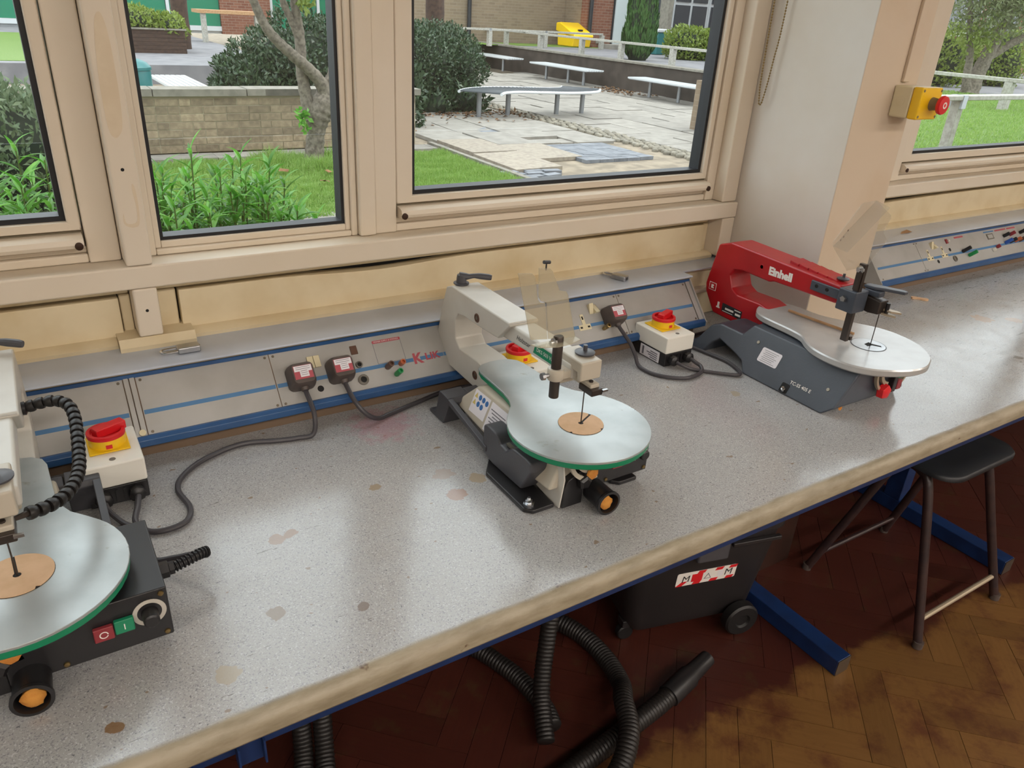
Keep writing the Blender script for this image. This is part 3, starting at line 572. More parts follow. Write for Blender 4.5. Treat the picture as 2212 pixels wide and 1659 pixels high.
# ================================================================== THINGS ON THE BENCH
def isolator(label, x0, y0, knob_rot=0.0):
    """rotary isolator box: origin at front-left-bottom corner, 85 x 112 mm"""
    t = thing('isolator_switch', label, 'switch', (x0, y0, ZB), group='rotary isolator boxes on the bench')
    obj('base', G().box(0.001, 0.084, 0.001, 0.112, 0.0003, 0.031), M['black_pl'], t, bevel=0.002)
    obj('cover', G().box(0, 0.085, 0, 0.113, 0.0313, 0.0715), M['white_pl'], t, bevel=0.0035)
    for gx in (0.020, 0.066):
        gl = obj('cable_gland', G().lathe((gx, 0.0008, 0.0165), (0, -1, 0), [(0.0115, 0), (0.0115, 0.006), (0.0125, 0.007), (0.0125, 0.014), (0.008, 0.018), (0.0045, 0.019)], 8), M['black_pl'], t)
    for gx in (0.037, 0.048): obj('rib', G().box(gx, gx+0.004, -0.0012, 0.0008, 0.004, 0.026), M['black_pl'], t)
    sy = 0.066
    obj('yellow_plate', G().box(0.0135, 0.0715, sy-0.031, sy+0.031, 0.0717, 0.0745), M['yellow'], t, bevel=0.0015)
    col = obj('yellow_collar', G().lathe((0.0425, sy, 0.0746), (0, 0, 1), [(0.0265, 0), (0.0262, 0.0145), (0.024, 0.015)], 32), M['yellow'], t)
    obj('lock_slot', G().box(0.038, 0.047, sy-0.0268, sy-0.0255, 0.0765, 0.083), M['red_pl'], col)
    kn = obj('red_dial', G().lathe((0.0425, sy, 0.0898), (0, 0, 1), [(0.0275, 0), (0.0280, 0.004), (0.0272, 0.0065), (0.0225, 0.0068), (0.0215, 0.0012)], 36), M['red_pl'], t)
    a = knob_rot; g = G().box(-0.0085, 0.0085, -0.018, 0.030, 0.0, 0.0145).xf(Matrix.Translation((0.0425, sy, 0.0905)) @ Matrix.Rotation(a, 4, 'Z'))
    obj('grip', g, M['red_pl'], kn, bevel=0.002)
    obj('cover_screw', G().lathe((0.0425, 0.015, 0.0716), (0, 0, 1), [(0.0048, 0), (0.0046, 0.0006)], 16), M['grey_ring'], t); obj('screw_recess', G().box(0.0345, 0.0505, 0.008, 0.022, 0.0714, 0.0717), M['white_pl'], t)
    obj('rating_label', G().box(-0.0003, 0.0008, 0.020, 0.085, 0.003, 0.029), M['paper'], t)
    g = G()
    for k in range(4): g.box(-0.0005, -0.0003, 0.026, 0.050+0.006*(k % 3), 0.006+k*0.005, 0.0085+k*0.005)
    g.box(-0.0005, -0.0003, 0.072, 0.078, 0.006, 0.026); obj('label_print', g, M['ink'], t)
    return t
isolator('white isolator box with red dial beside the leftmost saw', -0.009, 1.124, -1.15)
isolator('white isolator box with red dial partly hidden behind the middle saw', 0.757, 1.120, -1.1)
isolator('white isolator box with red dial left of the red saw', 1.167, 1.131, -1.2)

def plug_lead(label, x, s, pts, r=0.0045):
    t = thing('plug_lead', label, 'plug', tuple(PP(x, s)), group='mains plugs in the trunking')
    F = PF(x, s)
    rings = []
    for z, k in ((0.0006, 1.0), (0.012, 1.0), (0.026, 0.93), (0.034, 0.84), (0.0365, 0.78)):
        rings.append([tuple(F @ Vector((px*k, py*k, z))) for px, py in rrect(-0.0245, 0.0245, -0.025, 0.0225, 0.010, 5)])
    obj('plug_body', G().loft(rings), M['rubber'], t, world=True, bevel=0.0)
    obj('plug_label', G().box(-0.0170, 0.0170, -0.0125, 0.0132, 0.0367, 0.0370).xf(F), M['print_red'], t, world=True)
    lb = obj('label_white', G().prism([(-0.016, 0.0125), (-0.016, 0.002), (-0.0065, 0.002), (-0.0065, -0.009), (0.0095, -0.009), (0.0095, 0.001), (0.0165, 0.001), (0.0165, 0.0125)], 'z', 0.0371, 0.0373).xf(F), M['paper'], t, world=True)
    g = G()
    for k in range(5): g.box(-0.0045 if k > 1 else -0.013, 0.0075 if k > 1 else 0.013, 0.0095-k*0.0038, 0.0103-k*0.0038, 0.0374, 0.0375)
    obj('label_print', g.xf(F), M['ink'], t, world=True)
    st = F @ Vector((0, -0.022, 0.016)); st2 = F @ Vector((0, -0.034, 0.018))
    obj('cord_grip', G().tube([st, F @ Vector((0, -0.030, 0.0165))], [0.0085, 0.0065], 12), M['rubber'], t, world=True)
    obj('cord', G().tube(cr([tuple(st), tuple(st2)]+pts, 8), r, 10), M['cord'], t, world=True)
    return t
zc = ZB+0.0052
plug_lead('black plug left of the rocker switch, lead snaking to the left saw', 0.366, 0.0487, [(0.366, 1.192, 0.822), (0.358, 1.181, zc+0.004), (0.33, 1.186, zc), (0.296, 1.193, zc), (0.236, 1.209, zc), (0.168, 1.186, zc), (0.127, 1.149, zc), (0.114, 1.111, zc), (0.121, 1.059, zc), (0.111, 1.026, zc), (0.086, 1.015, zc), (0.059, 1.022, zc), (0.044, 1.050, zc+0.003), (0.052, 1.085, ZB+0.012), (0.057, 1.107, ZB+0.0165)])
plug_lead('black plug right of the rocker switch, lead going behind the middle saw', 0.442, 0.0477, [(0.447, 1.198, 0.826), (0.463, 1.183, 0.803), (0.487, 1.186, zc+0.002), (0.516, 1.196, zc), (0.581, 1.215, zc), (0.659, 1.235, zc), (0.74, 1.225, zc), (0.765, 1.16, zc), (0.772, 1.125, zc), (0.776, 1.104, ZB+0.0165)])
plug_lead('black plug beside the brass tap, lead looping to the right isolator', 1.109, 0.0514, [(1.115, 1.198, 0.825), (1.113, 1.174, 0.806), (1.110, 1.150, zc), (1.118, 1.099, zc), (1.163, 1.059, zc), (1.217, 1.064, zc), (1.236, 1.083, zc+0.004), (1.234, 1.098, ZB+0.013), (1.233, 1.114, ZB+0.0165)])
# leads from the isolators to the saws
def lead(label, pts, r=0.0042): return tag(obj('power_lead', G().tube(cr(pts, 8), r, 10), M['cord']), label, 'cable', 'leads from isolators to saws')
lead('short black lead from left isolator gland towards the left saw', [(0.011, 1.105, ZB+0.0165), (0.014, 1.090, ZB+0.012), (0.028, 1.062, zc), (0.042, 1.038, zc), (0.046, 1.0, zc+0.003), (0.052, 0.945, ZB+0.012), (0.075, 0.925, ZB+0.02), (0.098, 0.908, ZB+0.03), (0.113, 0.889, ZB+0.040), (0.111, 0.880, ZB+0.044)])
lead('black lead bent in a narrow loop beside the red saw', [(1.187, 1.112, ZB+0.0165), (1.192, 1.100, ZB+0.014), (1.215, 1.085, zc), (1.259, 1.040, zc), (1.285, 1.019, zc), (1.300, 1.021, zc), (1.311, 1.040, zc), (1.322, 1.085, zc), (1.312, 1.15, zc), (1.305, 1.195, zc+0.002), (1.36, 1.235, zc), (1.42, 1.24, zc)])
lead('thin dark lead lying along the bench behind the red saw', [(1.262, 1.212, zc), (1.30, 1.222, zc), (1.36, 1.216, zc), (1.44, 1.214, zc)], 0.003)

def padlock(label, loc, rz, open_=False):
    t = thing('padlock', label, 'padlock', loc, rz, group='padlocks left on the trunking shelf')
    obj('lock_body', G().box(-0.019, 0.019, -0.0115, 0.0115, 0.0002, 0.012), M['steel'], t, bevel=0.0025)
    sh = [(-0.019, -0.0075, 0.006), (-0.034, -0.0078, 0.006), (-0.043, -0.0055, 0.006), (-0.0455, 0, 0.006), (-0.043, 0.0055, 0.006), (-0.034, 0.0078, 0.006), (-0.019, 0.0075, 0.006)]
    obj('shackle', G().tube(cr(sh, 5), 0.0025, 10), M['chrome'], t)
    obj('keyway', G().lathe((0.0191, 0, 0.006), (1, 0, 0), [(0.004, 0), (0.0038, 0.0006)], 12), M['darksteel'], t)
padlock('chrome padlock lying on the shelf above the left plugs', (0.192, 1.336, 0.9226), 0.02)
padlock('small steel padlock on the shelf left of the red saw', (1.190, 1.345, 0.9226), -1.2)
# scraps
tag(obj('paper_scrap', G().add([(2.352, 1.345, 0.9228), (2.385, 1.338, 0.9245), (2.415, 1.346, 0.9232), (2.41, 1.362, 0.926), (2.38, 1.36, 0.9228), (2.352, 1.345, 0.9236), (2.385, 1.338, 0.9253), (2.415, 1.346, 0.924), (2.41, 1.362, 0.9268), (2.38, 1.36, 0.9236)], [(4, 3, 2, 1, 0), (5, 6, 7, 8, 9), (0, 1, 6, 5), (1, 2, 7, 6), (2, 3, 8, 7), (3, 4, 9, 8), (4, 0, 5, 9)]), M['wood_strip']), 'curled scrap on the shelf above the right trunking', 'scrap')
tag(obj('wood_offcut', G().prism(cr([(2.212, 1.172), (2.222, 1.182), (2.231, 1.175), (2.240, 1.160), (2.250, 1.150), (2.245, 1.140), (2.232, 1.146), (2.226, 1.160)], 3, True), 'z', ZB+0.0003, ZB+0.005), M['mdf']), 'small wavy wooden offcut on the bench right of the red saw', 'offcut')
for i, (x, y, a) in enumerate([(2.20, 1.205, 0.4), (2.45, 1.212, 1.2)]):
    pass

# ------------------------------------------------------------------ scroll saws
TZ = 0.115
def ring_pts(poly, z): return [(x, y, z) for x, y in poly]
def shrink(poly, d):
    n = len(poly); o = []
    for i in range(n):
        a, b, c = Vector(poly[i-1]), Vector(poly[i]), Vector(poly[(i+1) % n]); t = (c-a).normalized(); o.append((b.x-t.y*d, b.y+t.x*d))
    return o
def coil_cord(t, nut_x, y, z, tip):
    obj('gland_nut', G().lathe((nut_x, y, z), (1, 0, 0), [(0.011, 0), (0.011, 0.012), (0.0085, 0.013), (0.0085, 0.019)], 6), M['black_pl'], t)
    pts = cr([(nut_x+0.019, y, z), (nut_x+0.035, y+0.004, z+0.001), (nut_x+0.052, y+0.010, z+0.001), tip], 14)
    obj('strain_relief', G().tube(pts, [0.0078 if (i//2) % 2 else 0.0056 for i in range(len(pts))], 12), M['black_pl'], t)

def saw_grey(label, x, y, hose):
    t = thing('scroll_saw', label, 'scroll saw', (x, y, ZB))
    half = [(0.119*math.sin(a), -0.119*math.cos(a)) for a in np.linspace(0, math.radians(128), 18)]
    half += [(0.080, 0.090), (0.066, 0.106), (0.057, 0.126), (0.052, 0.155), (0.050, 0.195), (0.048, 0.240), (0.043, 0.258), (0.030, 0.270), (0.010, 0.2745)]
    R_ = [(px-0.004, py) for px, py in half]; L_ = [(-px-0.004, py) for px, py in half[1:]][::-1]
    out = R_ + L_
    tb = obj('table', G().loft([ring_pts(out, TZ-0.0035), ring_pts(out, TZ-0.0006), ring_pts(shrink(out, 0.0006), TZ)]), M['table_al'], t)
    gin = shrink(out, 0.0012); obj('table_rim', G().loft([ring_pts(shrink(out, 0.003), TZ-0.0145), ring_pts(gin, TZ-0.0125), ring_pts(gin, TZ-0.0037)]), M['green'], t)
    obj('insert_recess', G().lathe((0, 0, TZ+0.0001), (0, 0, 1), [(0.0380, 0), (0.0379, 0.0002)], 40), M['dark'], t)
    # wooden insert with a slot and notches on its rim
    sa = math.radians(28 if not hose else 95); arc = []
    for i in range(73):
        a = sa+0.05+(2*math.pi-0.10)*i/72; r = 0.0375
        for na in (0.5, 2.1, 3.6, 5.2):
            if abs(((a-na) % (2*math.pi))) < 0.07: r = 0.0340
        arc.append((r*math.cos(a), r*math.sin(a)))
    c_, s_ = math.cos(sa), math.sin(sa)
    slot = [(-0.0016*(-s_)+0.004*c_, -0.0016*c_+0.004*s_)] + [(0.0045*math.cos(sa-0.5-k*(2*math.pi-1.0)/10), 0.0045*math.sin(sa-0.5-k*(2*math.pi-1.0)/10)) for k in range(11)]
    obj('wooden_insert', G().prism(arc+slot, 'z', TZ+0.0004, TZ+0.0012), M['mdf'], t)
    obj('blade', G().box(-0.0009, 0.0009, -0.0005, 0.0005, 0.085, 0.186), M['darksteel'], t)
    # C-frame: wide rear housing and slimmer front arm
    rear = [(0.220, 0.187), (0.183, 0.224), (0.186, 0.229), (0.400, 0.229), (0.421, 0.221), (0.441, 0.169), (0.460, 0.102), (0.456, 0.078), (0.430, 0.058), (0.245, 0.050), (0.245, 0.098), (0.262, 0.109), (0.290, 0.113), (0.362, 0.111), (0.379, 0.126), (0.381, 0.165), (0.370, 0.180), (0.345, 0.184), (0.292, 0.184), (0.24, 0.186)]
    obj('rear_housing', G().prism(rear, 'x', -0.031, 0.031), M['offwhite'], t, bevel=0.007, seg=3, ang=20)
    ar = obj('upper_arm', G().prism([(0.010, 0.196), (0.010, 0.2235), (0.225, 0.2235), (0.225, 0.189)], 'x', -0.023, 0.023), M['offwhite'], t, bevel=0.005, seg=3)
    FL = frame((-0.0273, 0.145, 0.207), (0, -1, -0.02), (0, 0, 1))
    text('maker_script', 'Holzstar', 0.0125, frame((-0.0236, 0.150, 0.2075), (0, -1, 0), (0, 0, 1)), M['ink_black'], ar, shear=0.35)
    obj('green_decal', G().add([(-0.02335, 0.118, 0.2000), (-0.02335, 0.046, 0.2000), (-0.02335, 0.046, 0.2185), (-0.02335, 0.112, 0.2185)], [(0, 1, 2, 3)]), M['green'], ar, smooth=0)
    text('model_name', 'DKS 503 Vario', 0.0095, frame((-0.0237, 0.079, 0.2092), (0, -1, 0), (0, 0, 1)), M['print_white'], ar)
    for yy, zz in ((0.297, 0.199), (0.297, 0.080)):
        sc_ = obj('bolt_recess', G().lathe((-0.0308, yy, zz), (-1, 0, 0), [(0.0090, 0), (0.0088, 0.0012), (0.0068, 0.0014), (0.0066, 0.0004)], 18), M['brown_pl'], t); obj('bolt_head', G().lathe((-0.0314, yy, zz), (-1, 0, 0), [(0.004, 0), (0.0035, 0.0012)], 6), M['screw'], sc_)
    # blade tension lever
    lv = obj('tension_lever', G().lathe((-0.008, 0.402, 0.2285), (0, 0, 1), [(0.013, 0), (0.0155, 0.002), (0.0155, 0.004), (0.010, 0.0045), (0.0095, 0.014), (0.0085, 0.020)], 20), M['dkgrey'], t)
    obj('lever_grip', G().tube(cr([(-0.012, 0.403, 0.246), (0.004, 0.397, 0.2445), (0.016, 0.392, 0.246), (0.036, 0.382, 0.2445), (0.046, 0.377, 0.243)], 4), [0.008, 0.0078, 0.0074, 0.007, 0.006, 0.0052, 0.005, 0.0048, 0.0048, 0.0055, 0.0062, 0.0062, 0.0062, 0.0062, 0.006, 0.0055, 0.005], 10), M['dkgrey'], lv)
    # arm head, hold-down post, blade clamp
    obj('arm_head', G().prism([(-0.014, 0.201), (-0.014, 0.233), (0.050, 0.2345), (0.050, 0.176), (0.038, 0.175), (0.038, 0.214), (-0.003, 0.214), (-0.003, 0.201)], 'x', -0.022, 0.019), M['beige_cast'], t, bevel=0.003)
    obj('head_washer', G().lathe((0.006, 0.016, 0.2348), (0, 0, 1), [(0.016, 0), (0.0165, 0.0025), (0.010, 0.0045), (0.0035, 0.005), (0.0035, 0.014)], 22), M['dkgrey'], t)
    obj('post_boss', G().lathe((-0.046, 0.020, 0.198), (0, 0, 1), [(0.0125, 0), (0.0135, 0.002), (0.0135, 0.017), (0.0125, 0.019)], 20), M['beige_cast'], t); obj('boss_web', G().box(-0.046, -0.0235, 0.008, 0.032, 0.200, 0.214), M['beige_cast'], t, bevel=0.002)
    obj('hold_down_post', G().lathe((-0.046, 0.020, 0.166), (0, 0, 1), [(0.0078, 0), (0.0082, 0.001), (0.0082, 0.104), (0.007, 0.106)], 20), M['darksteel'], t)
    obj('thumb_screw', G().lathe((-0.0588, 0.020, 0.207), (-1, 0.0, 0), [(0.0035, 0), (0.0035, 0.008), (0.0065, 0.0085), (0.006, 0.014)], 8), M['steel'], t)
    obj('guard_bolt', G().lathe((-0.0522, 0.020, 0.262), (-1, 0, 0), [(0.008, 0), (0.0085, 0.003), (0.0045, 0.0035), (0.0042, 0.009)], 8), M['chrome'], t)
    obj('clamp_arm', G().box(-0.006, 0.012, -0.022, 0.034, 0.186, 0.1965), M['beige_cast'], t, bevel=0.002)
    cl = obj('blade_clamp', G().box(-0.009, 0.013, -0.030, -0.001+0.006, 0.1795, 0.1905), M['darksteel'], t, bevel=0.0015); obj('clamp_screw', G().cyl((0.002, -0.012, 0.190), (0.002, -0.012, 0.199), 0.0035, n=8), M['darksteel'], cl); obj('clamp_wing', G().box(0.010, 0.020, -0.034, -0.030, 0.186, 0.1895), M['steel'], cl)
    # clear blade guard tipped up out of use: two folded plates with a bottom flange
    gd = obj('blade_guard', G().prism([(-0.125, 0.381), (-0.101, 0.378), (-0.095, 0.372), (-0.0875, 0.336), (-0.082, 0.330), (-0.073, 0.328), (-0.064, 0.268), (-0.095, 0.272)], 'y', 0.024, 0.0265), M['acrylic'], t, bevel=0.0006)
    obj('guard_wing', G().prism([(-0.0895, 0.385), (-0.070, 0.382), (-0.0645, 0.377), (-0.049, 0.345), (-0.036, 0.3415), (-0.032, 0.335), (-0.0105, 0.262), (-0.0625, 0.268), (-0.0715, 0.329), (-0.081, 0.3325), (-0.0860, 0.339)], 'y', 0.0235, 0.026), M['acrylic'], gd, bevel=0.0006)
    obj('guard_flange', G().prism([(-0.094, 0.025), (-0.011, 0.025), (-0.012, 0.008), (-0.034, 0.002), (-0.060, 0.000), (-0.088, 0.010)], 'z', 0.2625, 0.2645), M['acrylic'], gd, bevel=0.0006)
    obj('guard_clip', G().tube([(-0.082, 0.024, 0.393), (-0.070, 0.026, 0.391)], 0.0028, 8).cyl((-0.0765, 0.025, 0.380), (-0.0765, 0.025, 0.391), 0.0012, n=6), M['black_pl'], gd)
    # body under the table
    def slant(X, Y, Z): return (X-(0.099-Z)*0.40 if X < -0.04 else X, Y, Z)
    bd = obj('body', G().prism([(-0.045, 0.034), (0.10, 0.028), (0.262, 0.040), (0.274, 0.050), (0.232, 0.092), (0.215, 0.099), (-0.045, 0.099)], 'x', -0.062, 0.050).fn(slant), M['beige_cast'], t, bevel=0.006, seg=3)
    st = obj('warning_sticker', G().box(-0.0628, -0.0622, 0.176, 0.228, 0.050, 0.090).fn(slant), M['paper'], bd)
    def onleft(yc, zc2, poly, m, nm): obj(nm, G().prism([(yc+a, zc2+b) for a, b in poly], 'x', -0.0632, -0.0629).fn(slant), M[m], st)
    for yc, zc2 in ((0.220, 0.0815), (0.220, 0.0695)): onleft(yc, zc2, [(-0.005, -0.004), (0.005, -0.004), (0, 0.005)], 'print_yellow', 'warning_triangle')
    for yc, zc2 in ((0.207, 0.0815), (0.195, 0.0815), (0.183, 0.080), (0.207, 0.0695), (0.195, 0.0685)): onleft(yc, zc2, circ(0, 0, 0.0049, 16), 'print_blue', 'blue_disc')
    sl = obj('test_label', G().box(-0.0628, -0.0622, 0.108, 0.170, 0.040, 0.090).fn(slant), M['paper'], bd)
    g = G()
    for k in range(7): g.box(-0.0632, -0.0629, 0.118+0.004*(k % 2), 0.166-0.005*(k % 3), 0.078-k*0.005, 0.0795-k*0.005)
    obj('label_print', g.fn(slant), M['ink'], sl)
    # base: rear bridge feet, side rails, front foot
    for sx in (-1, 1):
        rail = [(0.338, 0.0004), (0.338, 0.007), (0.312, 0.010), (0.300, 0.058), (0.296, 0.064), (0.262, 0.062), (0.258, 0.052), (0.280, 0.0004)]
        rl2 = [(0.262, 0.061), (0.120, 0.034), (0.120, 0.024), (0.258, 0.050)]
        obj('side_rail', G().prism(rl2, 'x', *((-0.108, -0.097) if sx < 0 else (0.093, 0.104))), M['dkgrey'], t, bevel=0.0015)
        a, b = (-0.108, -0.062) if sx < 0 else (0.058, 0.104)
        obj('rear_leg', G().prism(rail, 'x', a, b), M['dkgrey'], t, bevel=0.002)
        a, b = (-0.127, -0.074) if sx < 0 else (0.050, 0.100)
        obj('front_foot', G().prism([(a+0.012, -0.046), (b, -0.046), (b, 0.125), (a+0.030, 0.125), (a, 0.085), (a, -0.034)], 'z', 0.0004, 0.009), M['black_pl'], t, bevel=0.003)
    obj('rear_bridge', G().box(-0.061, 0.057, 0.264, 0.294, 0.048, 0.0615), M['dkgrey'], t, bevel=0.003)
    obj('base_bolt', G().lathe((-0.112, -0.027, 0.0092), (0, 0, 1), [(0.010, 0), (0.010, 0.0015), (0.006, 0.002), (0.006, 0.007), (0.0035, 0.0075), (0.003, 0.012)], 6), M['chrome'], t)
    ck = obj('tool_caddy', G().prism([(0.134, 0.017), (0.134, 0.072), (0.122, 0.077), (0.095, 0.076), (0.084, 0.070), (0.078, 0.062), (0.058, 0.060), (0.048, 0.068), (0.040, 0.074), (0.000, 0.077), (-0.016, 0.074), (-0.018, 0.060), (0.008, 0.013), (0.10, 0.0105)], 'x', -0.106, -0.072), M['dkgrey'], t, bevel=0.004, seg=3)
    obj('hex_key', G().box(-0.098, -0.092, 0.050, 0.070, 0.0625, 0.0665), M['screw'], ck)
    obj('side_plate', G().prism([(0.030, 0.012), (-0.040, 0.0015), (-0.0535, 0.003), (-0.061, 0.060), (-0.052, 0.098), (0.050, 0.098)], 'x', -0.0715, -0.0685), M['offwhite'], t, bevel=0.001)
    # trunnion scale
    for nm, ro, ri, m, yy in (('tilt_scale', 0.046, 0.039, 'beige_cast', -0.066), ('tilt_arc', 0.033, 0.014, 'beige_cast', -0.064)):
        obj(nm, G().prism(circ(-0.020, 0.096, ro, 24, math.radians(180), math.radians(285))+circ(-0.020, 0.096, ri, 24, math.radians(180), math.radians(285))[::-1], 'y', yy, yy+0.006), M[m], t)
    # control box with buttons and speed dial
    bX, bY = (0.142, 0.0) if hose else (0.118, 0.020); dX = bX-0.142
    bx = obj('control_box', G().box(-0.028, bX, -0.066+bY, 0.082, 0.018, 0.0905), M['black_pl'], t, bevel=0.002)
    obj('lower_panel', G().prism([(-0.068, 0.003), (-0.068, 0.040), (-0.060, 0.054), (-0.040, 0.064), (-0.0285, 0.066), (-0.0285, 0.003)], 'y', -0.058, -0.040), M['black_pl'], t, bevel=0.002)
    for xx, m, zz, nm in ((0.070+dX, 'red_pl', 0.054, 'stop_button'), (0.092+dX, 'green', 0.057, 'start_button')):
        b_ = obj(nm, G().box(xx-0.0105, xx+0.0105, -0.0725+bY, -0.0662+bY, zz-0.0095, zz+0.0095), M['maroon' if m == 'red_pl' else m], bx, bevel=0.0015)
        if m == 'red_pl': obj('mark', G().prism(circ(xx, zz, 0.0048, 20)+circ(xx, zz, 0.0036, 20)[::-1], 'y', -0.0728+bY, -0.0726+bY), M['print_white'], b_)
        else: obj('mark', G().box(xx-0.0006, xx+0.0006, -0.0728+bY, -0.0726+bY, zz-0.004, zz+0.004), M['print_white'], b_)
    obj('dial_scale', G().prism(circ(0.120+dX, 0.061, 0.0185, 30, math.radians(-60), math.radians(250))+circ(0.120+dX, 0.061, 0.0135, 30, math.radians(-60), math.radians(250))[::-1], 'y', -0.0666+bY, -0.0661+bY), M['offwhite'], bx)
    obj('speed_dial', G().lathe((0.120+dX, -0.0664+bY, 0.060), (0, -1, 0), [(0.0095, 0), (0.009, 0.016), (0.007, 0.0175)], 14), M['black_pl'], bx)
    for xx, zz in ((0.135+dX, 0.0835), (0.135+dX, 0.025), (0.028, 0.0245)): obj('panel_screw', G().lathe((xx, -0.0664+bY, zz), (0, -1, 0), [(0.0036, 0), (0.003, 0.0016), (0.001, 0.0022)], 12), M['brass'], bx)
    dp = obj('dust_port', G().lathe((-0.006, -0.055, 0.022), (-0.05, -1, 0.0), [(0.019, 0), (0.0195, 0.040), (0.0215, 0.043), (0.0215, 0.047), (0.0175, 0.0475), (0.0170, 0.010)], 28), M['black_pl'], t)
    obj('sawdust_plug', G().lathe((-0.0075, -0.088, 0.0175), (-0.05, -1, 0.12), [(0.0115, 0), (0.0120, 0.006), (0.008, 0.009), (0.002, 0.010)], 14).fn(lambda X, Y, Z: (X+0.0015*math.sin(900*Z), Y, Z)), M['sawdust'], dp)
    obj('tilt_knob', G().lathe((-0.034, -0.058, 0.050), (0, -1, 0), [(0.010, 0), (0.0125, 0.003), (0.0125, 0.012), (0.008, 0.015)], 5), M['black_pl'], t)
    obj('sawdust_cake', G().lathe((-0.020, -0.066, 0.0625), (0.05, -1, 0), [(0.012, 0), (0.0105, 0.003), (0.004, 0.0045)], 9), M['sawdust'], t)
    coil_cord(t, bX, 0.018, 0.050, (bX+0.0625, 0.033, 0.048))
    if hose:
        H = [(0.034, 0.252, 0.2000), (0.052, 0.250, 0.2045), (0.072, 0.243, 0.2075), (0.086, 0.225, 0.2055), (0.0895, 0.198, 0.1985), (0.088, 0.165, 0.190), (0.085, 0.128, 0.182), (0.082, 0.098, 0.1785), (0.074, 0.066, 0.178), (0.060, 0.038, 0.179), (0.042, 0.020, 0.182), (0.024, 0.010, 0.186)]
        Hp = [Vector(p) for p in cr(H, 10)]; acc = 0; seg = 0.0122; q0 = Hp[0]; ends = [Hp[0]]
        for a_, b_ in zip(Hp[:-1], Hp[1:]):
            L = (b_-a_).length; d = 0
            while acc+L-d >= seg:
                d += seg-acc; acc = 0; ends.append(a_.lerp(b_, d/L))
            acc += L-d
        hs = obj('air_hose', G().tube([Hp[0]-Vector((0.006, 0, 0)), Hp[0], ends[1]], [0.0075, 0.006, 0.005], 10), M['black_pl'], t)
        for a_, b_ in zip(ends[:-1], ends[1:]):
            d = (b_-a_); Ln = d.length; obj('hose_segment', G().lathe(a_, d, [(0.0035, 0), (0.0058, 0.0012), (0.0078, Ln*0.42), (0.0084, Ln*0.72), (0.0078, Ln*1.0)], 14), M['hose'], hs)
        obj('nozzle', G().cyl(ends[-1], ends[-1]+(Vector((0.004, -0.002, 0.189))-ends[-1])*0.9, 0.004, 0.0022, 10), M['darksteel'], hs)
        obj('hose_socket', G().lathe((0.0312, 0.252, 0.2000), (1, 0, 0), [(0.009, 0), (0.0095, 0.004), (0.006, 0.006)], 14), M['black_pl'], t)
    return t
saw_grey('grey scroll saw with segmented air hose at the left edge', -0.092, 0.849, True)
saw_grey('grey scroll saw with raised hazy guard in the middle of the bench', 0.701, 0.844, False)

